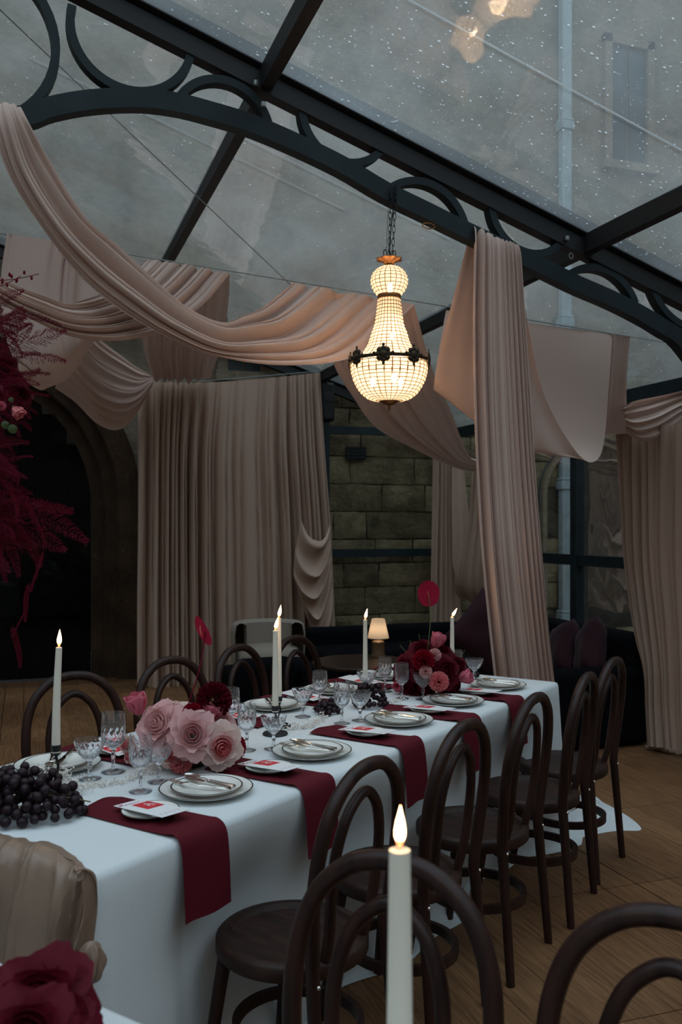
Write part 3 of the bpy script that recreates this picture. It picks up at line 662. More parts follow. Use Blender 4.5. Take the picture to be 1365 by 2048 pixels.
# corner curtain
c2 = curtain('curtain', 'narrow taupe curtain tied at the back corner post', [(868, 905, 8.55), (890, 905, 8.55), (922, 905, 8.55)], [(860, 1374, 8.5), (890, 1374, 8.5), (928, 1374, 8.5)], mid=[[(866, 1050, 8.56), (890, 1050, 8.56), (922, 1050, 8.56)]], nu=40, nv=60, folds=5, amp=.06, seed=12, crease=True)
sw = sheet_mb([[W(905, 905, 8.5), W(915, 905, 8.48), W(925, 905, 8.5)], [W(905, 1000, 8.48), W(922, 1000, 8.43), W(934, 990, 8.48)], [W(908, 1090, 8.46), W(926, 1130, 8.38), W(942, 1060, 8.46)], [W(910, 1130, 8.46), W(927, 1185, 8.36), W(948, 1080, 8.46)]], nu=30, nv=20, folds=1, amp=.03, seed=4)
sw.build('hanging_loop', M_curtain, c2)
drape('curtain', 'dim brown curtain gathered beside the corner post behind the column drape', [[(944, 925, 8.0), (958, 925, 8.0), (985, 925, 8.0)], [(938, 1040, 8.1), (955, 1045, 8.05), (985, 1040, 8.1)], [(916, 1140, 8.25), (945, 1155, 8.15), (985, 1150, 8.25)], [(914, 1178, 8.35), (945, 1192, 8.25), (985, 1182, 8.35)], [(930, 1195, 8.45), (950, 1203, 8.4), (985, 1195, 8.45)]], M_curtain, nu=34, nv=34, folds=3, amp=.07, seed=19, crease=True)
# right curtain along the side wall
def Uo(x, y, u): return (U(x, y, u),)
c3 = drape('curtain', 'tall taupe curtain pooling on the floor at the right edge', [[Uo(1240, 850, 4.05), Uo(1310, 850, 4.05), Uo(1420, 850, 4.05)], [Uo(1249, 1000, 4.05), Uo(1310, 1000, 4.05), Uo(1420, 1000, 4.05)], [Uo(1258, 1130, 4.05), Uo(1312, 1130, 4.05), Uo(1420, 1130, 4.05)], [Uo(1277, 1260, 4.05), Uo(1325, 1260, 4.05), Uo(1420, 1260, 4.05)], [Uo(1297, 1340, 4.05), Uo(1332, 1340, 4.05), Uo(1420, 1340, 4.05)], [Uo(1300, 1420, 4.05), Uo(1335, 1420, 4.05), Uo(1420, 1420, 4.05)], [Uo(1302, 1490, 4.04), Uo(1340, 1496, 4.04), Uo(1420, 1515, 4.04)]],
 M_curtain, nu=60, nv=110, folds=9, amp=.075, seed=23, crease=True)
pd = MB(); rnd = random.Random(3)
for k in range(7):
    a = G(1292+k*14, 1500+k*2.4, 0); pts = [a+Vector((.0+.05*q, -.04*k*.1-.02*q, .02+.012*math.sin(q*2+k))) for q in range(5)]
    pd.tube(pts, [.012, .022, .026, .02, .008], 8)
pd.build('pooled_hem', M_curtain, c3)

# ================================================================== MAIN TABLE
TA = G(170, 1755, .76); TB = G(1110, 1366, .76); TD = (TB-TA).normalized(); TN = Vector((-TD.y, TD.x, 0)); TL = (TB-TA).length; TW_ = .93
TYAW = math.atan2(TD.y, TD.x)                  # local x runs along the table, local y across it
def T(s, t, z=.76): return Vector((TA.x+TD.x*s+TN.x*t, TA.y+TD.y*s+TN.y*t, z))
TZ = .765

def cloth_mb(L, Wd, H, seed, spread=lambda a: .03, rad=.02, tuck=0.):
    """cloth over a rectangular table, from the top centre to the floor"""
    rnd = random.Random(seed); per = []
    def side(p0, p1, n): return [(p0[0]+(p1[0]-p0[0])*k/n, p0[1]+(p1[1]-p0[1])*k/n) for k in range(n)]
    n1, n2 = 120, 44
    per = side((0, 0), (L, 0), n1)+side((L, 0), (L, Wd), n2)+side((L, Wd), (0, Wd), n1)+side((0, Wd), (0, 0), n2)
    N = len(per); rows = []
    def nrm(i):
        x, y = per[i]; cx, cy = L/2, Wd/2
        if i == 0 or (x < 1e-6 and y < 1e-6): v = (-1, -1)
        elif abs(y) < 1e-6 and x > L-1e-6: v = (1, -1)
        elif x > L-1e-6 and y > Wd-1e-6: v = (1, 1)
        elif x < 1e-6 and y > Wd-1e-6: v = (-1, 1)
        elif abs(y) < 1e-6: v = (0, -1)
        elif x > L-1e-6: v = (1, 0)
        elif abs(y-Wd) < 1e-6: v = (0, 1)
        else: v = (-1, 0)
        l = math.hypot(*v); return (v[0]/l, v[1]/l)
    ph = [rnd.uniform(0, 6.28) for _ in range(6)]
    prof = [(1, -.0, 0), (1, rad*.6, -rad*.25), (1, rad, -rad)]
    for f in (0., .5, .9, 1.):
        rows.append([(L/2+(x-L/2)*f, Wd/2+(y-Wd/2)*f, H) for x, y in per])
    for k in range(1, 3):
        a = k/2*PI/2; rows.append([(per[i][0]+nrm(i)[0]*rad*math.sin(a), per[i][1]+nrm(i)[1]*rad*math.sin(a), H-rad*(1-math.cos(a))) for i in range(N)])
    for k in range(1, 15):
        h = k/14; z = (H-rad)*(1-h)+.004*h; r = []
        for i in range(N):
            x, y = per[i]; nx, ny = nrm(i); l = i/N*2*(L+Wd)
            fold = (math.sin(l*7.5+ph[0])*.5+math.sin(l*13.1+ph[1])*.35+math.sin(l*3.1+ph[2])*.5)
            cnr = min(math.hypot(x-a, y-b) for a, b in ((0, 0), (L, 0), (L, Wd), (0, Wd)))
            push = tuck*smooth01(h/.42)*(.62+.38*max(math.exp(-((x-q_)/.17)**2) for q_ in (.59, 1.13, 1.65, 2.17, 2.66)))*math.exp(-max(0, abs(x-L/2)-(L/2-.35))/.12) if (ny < -.9) else 0      # chairs press the cloth in
            o = rad+.020*h**1.1*(1+fold)+.045*h*math.exp(-cnr/.16)-push
            if h > .93: o += spread(l)*(h-.93)/.07
            r.append((x+nx*o, y+ny*o, z))
        rows.append(r)
    rows.append([(p[0]+nrm(i)[0]*(.04+spread(i/N*2*(L+Wd))), p[1]+nrm(i)[1]*(.04+spread(i/N*2*(L+Wd))), .004) for i, p in enumerate(rows[-1])])
    rows = [r+[r[0]] for r in rows]
    m = MB(); m.grid(rows); return m
tc = cloth_mb(TL, TW_, TZ, 3, lambda l: .0+.02*math.sin(l*5), tuck=.12).build('tablecloth', M_cloth)
tc.location = T(0, 0, 0); tc.rotation_euler.z = TYAW; tag(tc, 'long white linen tablecloth on the laid dining table', 'tablecloth')
# cloth corner pooled on the floor at the far end
pl = MB(); P = [G(1090, 1655), G(1130, 1600), G(1170, 1585), G(1215, 1610), G(1255, 1630), G(1286, 1655), G(1284, 1664), G(1240, 1660), G(1180, 1672), G(1110, 1690)]
cen = sum(P, Vector())/len(P); rows = []
for f, hh in ((0, .10), (.3, .09), (.6, .05), (.85, .02), (1, .003)):
    rows.append([cen.lerp(p, f)+Vector((0, 0, (hh if k not in (4, 5, 6) else hh*.25)+.012*math.sin(k*2.3+f*5)*(1-f))) for k, p in enumerate(P+[P[0]])])
pl.grid(rows); po = pl.build('pooled_corner', M_cloth, tc); po.matrix_parent_inverse = (Matrix.Translation(T(0, 0, 0)) @ Matrix.Rotation(TYAW, 4, 'Z')).inverted()
pm_ = po.modifiers.new('smooth', 'SUBSURF'); pm_.levels = 2; pm_.render_levels = 2
def trestle(loc, yaw, L, Wd, label):
    t = empty('dining_table', loc, yaw); tag(t, label, 'table')
    m = MB(); m.box((L/2, Wd/2, .742), (L-.01, Wd-.01, .03)); m.build('table_top', M_oak, t, smooth=False)
    for s in (.35, L-.35):
        for q in (.2, Wd-.2):
            m = MB(); m.bar((s, q, .725), (s, q+.04*(1 if q > .4 else -1), 0), .04, .04, up=(1, 0, 0)); m.build('leg', M_oak, t, smooth=False)
    return t
trestle(T(0, 0, 0), TYAW, TL, TW_, 'long wooden table hidden under the laid white tablecloth')

# champagne throw over the near end of the table
def TT(s, t, z): return T(s, t, z)
rows = []
for q in range(7):                                   # across the end, right corner first
    pass
thr = []
prof_s = [(.06, TZ+.007), (.03, TZ+.018), (.0, TZ+.022), (-.036, TZ+.004), (-.066, TZ-.06), (-.085, TZ-.15), (-.10, TZ-.26), (-.112, TZ-.37), (-.12, TZ-.46), (-.12, TZ-.56)]
edge = [-.012, -.022, -.035, -.05, -.055, -.05, -.06, -.07, -.06, -.045]
for q, (s, z) in enumerate(prof_s):
    thr.append([T(s-(.05 if (k == 0 and s > -.01) else .022 if (k == 1 and s > 0) else 0)+(.03 if k == 0 and s < -.05 else 0), edge[q]+t+(.10*max(0, q-3)/6*(.5-t) if k else 0), z+(.012 if k in (2, 4) and q < 4 else 0)) for k, t in enumerate((0, .07, .18, .31, .5))])
rows = sheet_mb(thr, nu=70, nv=100, folds=4.4, amp=.07, seed=86, ampf=lambda u: min(1.2, .12+1.9*max(0, u-.12)), drift=.16, crease=True, warp=1.0)
to = rows.build('satin_throw', M_throw); tag(to, 'champagne satin throw draped over the near table end', 'throw')
kn = MB(); c = D(182, 1925, 1.9)
kn.sphere((0, 0, 0), .030, 28, 16, (.8, .7, 1.5)); 
for k, v in enumerate(kn.v):
    f = 1+.28*math.sin(5*math.atan2(v[0], v[1])+v[2]*45)+.12*math.sin(9*math.atan2(v[0], v[1])-v[2]*70); kn.v[k] = (c.x+v[0]*f, c.y+v[1]*f, c.z+v[2])
kn.build('knot', M_throw, to)
tl = sheet_mb([[c+Vector((-.02, 0, .03)), c+Vector((.02, 0, .03))], [c+Vector((-.045, 0, -.03)), c+Vector((.005, 0, -.04))], [c+Vector((-.06, 0, -.12)), c+Vector((-.01, 0, -.13))]], nu=12, nv=12, folds=1, amp=.015, seed=1)
tl.build('tail', M_throw, to)

# ================================================================== BENTWOOD CHAIRS
CH_H, SEAT_Z = .932, .455
def make_chair():
    root = empty('bentwood_chair')
    # seat: round, shallow dished panel in a rim
    m = MB(); m.lathe([(0, .440), (.165, .440), (.171, .445), (.178, .455), (.197, .455), (.204, .448), (.204, .418), (.196, .410), (0, .410)], 40); m.build('seat', M_seat, root)
    def lean(z): return -.186-.054*max(0, (z-.45)/.47)**1.25
    # back hoop and rear legs in one bent length
    hp_ = []
    for sx in (-1, 1):
        side = [(sx*.185, -.222, 0), (sx*.178, -.206, .2), (sx*.172, -.190, .40), (sx*.170, lean(.46), .46), (sx*.183, lean(.56), .56), (sx*.192, lean(.66), .66), (sx*.184, lean(.77), .77), (sx*.148, lean(.86), .86), (sx*.08, lean(.917), .917)]
        hp_ += side if sx == -1 else [(0, lean(CH_H), CH_H)]+side[::-1]
    m = MB(); P = crs(hp_, 90); R = [.0185 if p.z > .45 else .0145+.004*p.z/.45 for p in P]; m.tube(P, R, 10); m.build('back_hoop', M_wood, root)
    ip = []
    for sx in (-1, 1):
        side = [(sx*.088, -.165, .45), (sx*.094, lean(.52)+.008, .52), (sx*.104, lean(.62)+.006, .62), (sx*.102, lean(.72)+.006, .72), (sx*.078, lean(.80)+.006, .80), (sx*.04, lean(.845)+.006, .845)]
        ip += side if sx == -1 else [(0, lean(.86)+.006, .862)]+side[::-1]
    m = MB(); m.tube(crs(ip, 60), .0145, 9); m.build('inner_hoop', M_wood, root)
    for sx in (-1, 1):
        m = MB(); m.tube(crs([(sx*.135, .115, .43), (sx*.15, .14, .25), (sx*.168, .172, 0)], 8), [.020, .0195, .019, .0185, .018, .017, .0165, .016, .015], 10); m.build('leg', M_wood, root)
    m = MB(); rr = .165; m.sweep([(rr*math.cos(a), -.02+rr*1.02*math.sin(a), .215) for a in [2*PI*k/40 for k in range(40)]], [(-.015, -.009), (.015, -.009), (.015, .009), (-.015, .009)], up=(0, 0, 1), closed=True); m.build('foot_ring', M_wood, root)
    for sx in (-1, 1):
        m = MB(); m.sphere((sx*.172, -.205, .432), .006, 8, 6); m.build('screw_cap', M_silver, root)
    return root
chair0 = make_chair(); used = [False]
def chair(s, t, face, label, group, turn=0., base=None):
    """face: unit vector the sitter looks along"""
    o = chair0 if not used[0] else copy_tree(chair0)
    used[0] = True
    o.location = T(s, t, 0) if base is None else base
    o.rotation_euler.z = math.atan2(face.y, face.x)-PI/2+turn
    tag(o, label, 'chair', group)
ord_ = ['first', 'second', 'third', 'fourth', 'fifth']
for k, (s, t, tr) in enumerate([(.59, -.13, .0), (1.13, -.14, .0), (1.65, -.155, .02), (2.17, -.165, .08), (2.66, -.13, .0)]):
    chair(s, t, TN, ['dark bentwood chair nearest the camera on the right of the laid table', 'dark bentwood chair second from the camera right of the laid table', 'dark bentwood chair in the middle of the five right of the table', 'dark reddish bentwood chair second from the far end, right of table', 'dark bentwood chair at the far right corner of the laid table'][k], 'bentwood chairs right of the table', tr)
for k, (hx, hy, tr) in enumerate([(146, 1342, -.40), (341, 1312, -.17), (476, 1288, .04), (588, 1270, -.05)]):
    h = G(hx, hy, CH_H+.0185); bs = Vector((h.x, h.y, 0))-(Matrix.Rotation(tr, 3, 'Z') @ TN)*.24
    chair(0, 0, -TN, ['dark bentwood chair behind the tall candle at far left', 'dark bentwood chair behind the pink roses across the table', 'dark bentwood chair before the black armchair across the table', 'dark bentwood chair across the table in front of the cream armchair'][k], 'bentwood chairs left of the table', tr, bs)

# ================================================================== FOREGROUND TABLE
F0 = G(150, 2003, .76)
def FT(a, b, z=.76): return Vector((F0.x-TN.x*a-TD.x*b, F0.y-TN.y*a-TD.y*b, z))    # a runs right along its far edge, b towards the camera
fyaw = math.atan2(-TN.y, -TN.x)
ft = cloth_mb(2.4, .62, TZ, 8).build('tablecloth', M_cloth); ft.location = FT(-1.0, .62, 0); ft.rotation_euler.z = fyaw
tag(ft, 'white linen tablecloth corner in the blurred foreground at bottom left', 'tablecloth')
trestle(FT(-1.0, .62, 0), fyaw, 2.4, .62, 'wooden table hidden under the foreground white tablecloth')
h0 = G(790, 1705, CH_H+.0165); h1 = G(1350, 1815, CH_H+.0165)
def hoop_base(h, turn): return Vector((h.x, h.y, 0))-(Matrix.Rotation(turn, 3, 'Z') @ TD)*.24
chair(0, 0, -TD, 'dark bentwood chair behind the blurred candle in the foreground', 'foreground bentwood chairs', base=hoop_base(h0, .12), turn=.12)
chair(0, 0, -TD, 'dark bentwood chair cut off at the bottom right corner', 'foreground bentwood chairs', base=hoop_base(h1, .1), turn=.1)

# ================================================================== PLACE SETTINGS
def lathe_mesh(name, prof, m, seg=40, rim=None):
    mb = MB(); mb.lathe(prof, seg); return mb.mesh(name, m)
me_plate = lathe_mesh('dinner_plate', [(0, .006), (.085, .006), (.093, .009), (.128, .017), (.1335, .0185), (.135, .0175), (.132, .015), (.093, .004), (.08, 0), (0, 0)], M_china, 56)
me_plate_rim = lathe_mesh('rim_line', [(.1312, .01805), (.1325, .0188), (.1345, .0186), (.1352, .0176)], M_rim, 56)
me_small = lathe_mesh('side_plate', [(0, .005), (.065, .005), (.072, .008), (.098, .0145), (.1015, .0155), (.103, .0145), (.1, .012), (.07, .003), (.06, 0), (0, 0)], M_china, 48)
me_small_rim = lathe_mesh('rim_line', [(.0985, .01485), (.100, .0158), (.102, .0156), (.1032, .0146)], M_rim, 48)
me_bread = lathe_mesh('bread_plate', [(0, .004), (.05, .004), (.056, .006), (.072, .011), (.0755, .0118), (.077, .011), (.074, .009), (.055, .002), (.05, 0), (0, 0)], M_china, 40)
me_bread_rim = lathe_mesh('rim_line', [(.0735, .0112), (.075, .0122), (.0772, .0112)], M_rim, 40)
def plate(me, rim, name, pos, label, cat, group, tilt=None):
    o = place(name, me, loc=pos); tag(o, label, cat, group); place('rim_line', rim, o)
    if tilt: o.rotation_euler = tilt
    return o
def flat_tool(name, out, z0, zf, th):
    """thin shaped tool along +y from an outline of (y, halfwidth); zf gives the arch"""
    m = MB(); rows = []
    for y, hw in out: rows.append([(-hw, y, zf(y)+z0), (-hw*.5, y, zf(y)+z0+th), (hw*.5, y, zf(y)+z0+th), (hw, y, zf(y)+z0), (0, y, zf(y)+z0-th*.4), (-hw, y, zf(y)+z0)])
    m.grid(rows); return m
hand = [(-.10, .0015), (-.098, .0075), (-.085, .0062), (-.05, .0045), (-.01, .0038), (-.004, .006), (.0, .006)]
mb = flat_tool('handle', hand, .004, lambda y: 0, .004); me_handle = mb.mesh('handle', M_silver)
mb = flat_tool('blade', [(.0, .004), (.006, .008), (.05, .010), (.085, .0085), (.103, .003), (.108, .0005)], .004, lambda y: 0, .0012); me_blade = mb.mesh('blade', M_silver)
mb = flat_tool('neck', [(0, .004), (.03, .003), (.045, .009), (.055, .0115), (.062, .0115)], .004, lambda y: .006*math.sin(max(0, y)/.062*PI), .0015)
for k in range(4):
    x = -.0093+.0062*k; rows = []
    for y in (.062, .075, .09, .10): rows.append([(x-.0017, y, .0045+.008*((y-.062)/.04)**1.5), (x+.0017, y, .0045+.008*((y-.062)/.04)**1.5), (x+.0017, y, .006+.008*((y-.062)/.04)**1.5), (x-.0017, y, .006+.008*((y-.062)/.04)**1.5), (x-.0017, y, .0045+.008*((y-.062)/.04)**1.5)])
    mb.grid(rows)
me_tines = mb.mesh('tines', M_silver)
mb = MB(); mb.add(*(lambda m_: (m_.v, m_.f))(flat_tool('neck', [(0, .004), (.02, .003), (.045, .004)], .004, lambda y: .004*math.sin(max(0, y)/.05*PI), .0015)))
rows = []
for i in range(9):
    a = -PI/2+PI*i/8; y = .068+.03*math.sin(a); hw = .0165*math.cos(a)**.8+.0004 if abs(math.cos(a)) > 1e-6 else .0004
    rows.append([(hw*(-1+2*j/8), y, .009-.007*(1-(2*j/8-1)**2)*max(0, math.cos(a))) for j in range(9)])
mb.grid(rows); me_bowl = mb.mesh('spoon_bowl', M_silver)
def tool(kind, pos, yaw, label, group):
    t = empty({'k': 'table_knife', 'f': 'table_fork', 's': 'table_spoon'}[kind], pos, yaw); tag(t, label, {'k': 'knife', 'f': 'fork', 's': 'spoon'}[kind], group)
    place('handle', me_handle, t); place({'k': 'blade', 'f': 'tines', 's': 'spoon_bowl'}[kind], {'k': me_blade, 'f': me_tines, 's': me_bowl}[kind], t); return t

# napkins: folded linen runner with a drop over the table edge
def napkin_mesh(Wn, run, drop, seed):
    prof = [(run, .004), (run-.02, .006), (run*.6, .005), (run*.3, .005), (.03, .007), (.004, .010), (-.016, .004), (-.029, -.012), (-.036, -.04), (-.042, -drop*.5), (-.048, -drop)]
    rows = []
    for q, (t, z) in enumerate(crs([(0, a, b) for a, b in prof], 36)) if False else enumerate([(p.y, p.z) for p in crs([(0, a, b) for a, b in prof], 36)]):
        rows.append([(x, t+.004*math.sin(x*30+q*.1+seed), z+.0016*math.sin(x*50+q*.3+seed)+(.010*math.exp(-q/2.0)*math.sin(PI*(j/10))) ) for j, x in enumerate([Wn*(k/10-.5) for k in range(11)])])
    m = MB(); m.grid(rows); return m.mesh('napkin', M_nap)
nap_me = [napkin_mesh(.165, .36, .20, k*1.7) for k in range(3)]
# menu cards: card, red block, script and small print
def stroke(pts, wdt, z=.0009):
    P = [Vector((x, y, z)) for x, y in pts]; rows = [[], []]
    for i, p in enumerate(P):
        t = (P[min(i+1, len(P)-1)]-P[max(i-1, 0)]).normalized(); n = Vector((-t.y, t.x, 0)); rows[0].append(p-n*wdt); rows[1].append(p+n*wdt)
    return rows
cardm = MB(); cardm.box((0, 0, 0), (.092, .20, .0012)); me_card = cardm.mesh('menu_card', M_card, False)
redm = MB(); redm.box((.012, .028, .0008), (.056, .070, .0006)); me_redb = redm.mesh('red_block', M_red, False)
sc = MB()
def S(pts, ox, oy, k, wdt=.0009, n=20):
    P = [p for p in crs([(ox+a*k, oy+b*k, 0) for a, b in pts], n)]; sc.grid(stroke([(p.x, p.y) for p in P], wdt))
# cursive word along the card top
ox, oy, kk = -.040, .074, .011
S([(-.1, 0), (.3, 1.5), (.5, .2), (1.0, 1.6), (1.2, .1), (1.5, .15)], ox, oy, kk, .0012, 30)
S([(1.5, .15), (2.1, .6), (2.0, .8), (1.8, .3), (2.2, 0), (2.6, .3)], ox, oy, kk)
S([(2.6, .3), (2.8, .7), (2.9, 0), (3.2, .65), (3.4, .6), (3.45, 0), (3.8, .25)], ox, oy, kk)
S([(3.8, .25), (4.0, .7), (4.05, .1), (4.4, .1), (4.6, .7), (4.7, .05), (5.2, .5), (6.4, 1.1)], ox, oy, kk)
for k in range(3):
    for j in range(5): S([(0, 0), (.5, .12), (1, 0)], -.034+j*.014+k*.002, -.082+k*.006, .008, .0004, 5)
me_script = sc.mesh('script', M_ink)
sc = MB(); ox, oy, kk = -.004, .022, .012
S([(.2, 1.6), (.6, 2.2), (.7, 1.2), (.3, -.2), (.1, .4), (1.1, 1.0)], ox, oy, kk, .0014, 24); S([(0, 1.1), (1.2, 1.3)], ox, oy, kk, .0010, 6); S([(1.0, .8), (1.4, 1.1), (1.3, .3), (2.0, .7), (2.2, .4)], ox, oy, kk, .0012, 16); S([(.4, -.6), (1.8, -.4)], ox, oy, kk, .0010, 6)
me_logo = sc.mesh('block_script', M_white)
def menu(pos, yaw, label, group):
    o = place('menu_card', me_card, loc=pos, rot=(math.radians(-3), math.radians(1.5), yaw)); tag(o, label, 'menu', group)
    place('red_block', me_redb, o); place('script', me_script, o); lg = place('block_script', me_logo, o, loc=(.012, 0, .0004)); return o
# crystal
def cut_lathe(prof, seg, cuts):
    """glass of revolution; cuts(a, z) gives the depth of the cut pattern"""
    m = MB(); m.lathe(prof, seg, wob=lambda a, i: 1-(cuts(a, prof[i][1]) if prof[i][0] > .0 else 0)); return m
def dia(a, z, n, p, lo, hi, dep):
    if not lo < z < hi: return 0
    x = abs(math.sin(n*a+z*p)); y = abs(math.sin(n*a-z*p)); e = smooth01((z-lo)/.008)*smooth01((hi-z)/.012); return dep*(1-min(x, y))**2*e
def dense(prof, step=.0035):
    out = [prof[0]]
    for a, b in zip(prof, prof[1:]):
        n = max(1, int(math.hypot(b[0]-a[0], b[1]-a[1])/step)); out += [(a[0]+(b[0]-a[0])*k/n, a[1]+(b[1]-a[1])*k/n) for k in range(1, n+1)]
    return out
outer = [(.0, 0), (.031, 0), (.032, .002), (.020, .005), (.007, .010), (.0045, .018), (.0048, .035), (.0075, .046), (.0048, .052), (.006, .060), (.012, .066), (.024, .075), (.031, .090), (.0325, .108), (.0315, .130), (.0295, .158)]
inner = [(.0280, .158), (.0298, .130), (.0308, .108), (.0290, .092), (.020, .079), (.008, .072), (0, .0705)]
pr = dense(outer); split = len(pr)
me_wine = cut_lathe(pr+dense(inner, .006), 64, lambda a, z: 0).mesh('x', M_glass)
mbw = MB(); mbw.lathe(pr, 64, wob=lambda a, i: 1-dia(a, pr[i][1], 6, 95, .066, .135, .09)-(.10*abs(math.sin(4*a)) if .012 < pr[i][1] < .058 else 0)); mbw.lathe(dense(inner, .006), 64); me_wine = mbw.mesh('goblet', M_glass)
outer = [(.0, 0), (.032, 0), (.033, .002), (.020, .005), (.008, .010), (.005, .018), (.0055, .03), (.009, .038), (.0055, .045), (.007, .052), (.016, .060), (.031, .074), (.040, .092), (.0455, .114)]
inner = [(.0440, .114), (.0383, .093), (.029, .076), (.014, .064), (0, .0615)]
pr2 = dense(outer)
mbw = MB(); mbw.lathe(pr2, 64, wob=lambda a, i: 1-dia(a, pr2[i][1], 7, 110, .058, .104, .085)-(.10*abs(math.sin(4*a)) if .012 < pr2[i][1] < .05 else 0)); mbw.lathe(dense(inner, .006), 64); me_coupe = mbw.mesh('coupe', M_glass)
def glass(kind, s, t, label, group, sc_=1.):
    o = place('crystal_goblet' if kind == 'w' else 'crystal_coupe', me_wine if kind == 'w' else me_coupe, loc=T(s, t, TZ+.001), rot=(0, 0, random.uniform(0, 3)), scale=sc_)
    tag(o, label, 'glass', group)

seatsR = [(.605, .425, 'nearest the camera'), (1.124, .934, 'second from the camera'), (1.705, 1.508, 'in the middle'), (2.166, 1.985, 'second from the far end'), (2.630, 2.454, 'at the far end')]
for k, (sp, sn, wh) in enumerate(seatsR):
    t0 = .190-.004*k; side = 'right side, '+wh
    plate(me_plate, me_plate_rim, 'dinner_plate', T(sp, t0, TZ+.001), 'white dinner plate with dark rim, '+side, 'plate', 'dinner plates')
    plate(me_small, me_small_rim, 'side_plate', T(sp-.004, t0-.006, TZ+.0105), 'smaller white plate with dark rim stacked on top, '+side, 'plate', 'stacked small plates')
    zz = TZ+.0225
    tool('k', T(sp+.005, t0+.005, zz+.004), TYAW-.12+.05*k*(-1)**k, 'silver knife lying across the plate, '+side, 'cutlery')
    tool('f', T(sp-.025, t0+.002, zz), TYAW+.22-.03*k, 'silver fork lying on the plate, '+side, 'cutlery')
    tool('s', T(sp+.025, t0+.012, zz+.001), TYAW-.02-.05*k, 'silver spoon lying on the plate, '+side, 'cutlery')
    o = place('napkin', nap_me[k % 3], loc=T(sn-.072, 0, TZ), rot=(0, 0, TYAW)); tag(o, 'burgundy linen napkin hanging over the table edge, '+side, 'napkin', 'burgundy napkins')
    plate(me_bread, me_bread_rim, 'bread_plate', T(sn-.06, .17, TZ+.0085), 'small bread plate under a menu card, '+side, 'plate', 'bread plates')
    menu(T(sn-.062, .165, TZ+.0245), TYAW-.10+.03*(k % 3), 'white menu card with red square on a napkin, '+side, 'menu cards')
seatsL = [(.545, .76, 'nearest the camera'), (1.13, 1.40, 'behind the pink roses'), (1.665, 1.86, 'behind the twin candles'), (2.10, 2.33, 'beside the dark grapes'), (2.56, 2.78, 'behind the red flowers')]
for k, (sp, sn, wh) in enumerate(seatsL):
    t0 = .762; side = 'left side, '+wh
    plate(me_plate, me_plate_rim, 'dinner_plate', T(sp, t0, TZ+.001), 'white dinner plate with dark rim, '+side, 'plate', 'dinner plates')
    plate(me_small, me_small_rim, 'side_plate', T(sp-.004, t0, TZ+.0105), 'smaller white plate with dark rim stacked on top, '+side, 'plate', 'stacked small plates')
    zz = TZ+.0225
    tool('k', T(sp+.02, t0-.005, zz+.004), TYAW+PI-.95, 'silver knife lying across the plate, '+side, 'cutlery')
    tool('f', T(sp-.03, t0, zz), TYAW+PI-.75, 'silver fork lying on the plate, '+side, 'cutlery')
    tool('s', T(sp-.005, t0+.01, zz+.001), TYAW+PI-.85, 'silver spoon lying on the plate, '+side, 'cutlery')
    o = place('napkin', nap_me[(k+1) % 3], loc=T(sn, TW_, TZ), rot=(0, 0, TYAW+PI)); tag(o, 'burgundy linen napkin reaching the far table edge, '+side, 'napkin', 'burgundy napkins')
    plate(me_bread, me_bread_rim, 'bread_plate', T(sn, TW_-.18, TZ+.0085), 'small bread plate under a menu card, '+side, 'plate', 'bread plates')
    menu(T(sn, TW_-.175, TZ+.0245), TYAW+PI-.1, 'white menu card with red square on a napkin, '+side, 'menu cards')
GG = 'cut crystal glasses'
for (kind, s, t, lab, k) in [('w', .505, .352, 'cut crystal goblet nearest the front right plate', 1.05), ('c', .605, .38, 'cut crystal coupe before the pink roses, nearest right plate', 1.), ('w', 1.043, .40, 'cut crystal goblet right of the pale rose by the candlestick', 1.), ('c', 1.108, .335, 'cut crystal coupe in front of the black candlesticks', 1.),
    ('w', 1.568, .358, 'cut crystal goblet in front of the middle grapes', 1.), ('c', 1.652, .328, 'cut crystal coupe in front of the middle grapes', 1.), ('w', 2.132, .412, 'cut crystal goblet left of the red flowers', 1.), ('c', 2.166, .325, 'cut crystal coupe before the red flowers', 1.),
    ('w', 2.645, .40, 'cut crystal goblet at the far end by the last grapes', 1.), ('c', 2.705, .33, 'cut crystal coupe at the far end by the last grapes', 1.),
    ('c', .511, .575, 'cut crystal coupe right of the nearest tall candle', 1.06), ('w', .605, .575, 'tall cut crystal goblet left of the pink tulip', 1.17), ('w', 1.207, .612, 'cut crystal goblet behind the dark red carnation', 1.06),
    ('c', 1.583, .555, 'cut crystal coupe in front of the left menu card, mid table', 1.), ('w', 1.756, .593, 'cut crystal goblet left of the middle grapes', 1.), ('c', 2.085, .565, 'cut crystal coupe beside the third candle', 1.), ('w', 2.235, .56, 'cut crystal goblet just left of the red flowers, rear', 1.)]:
    glass(kind, s, t, lab, GG, k)

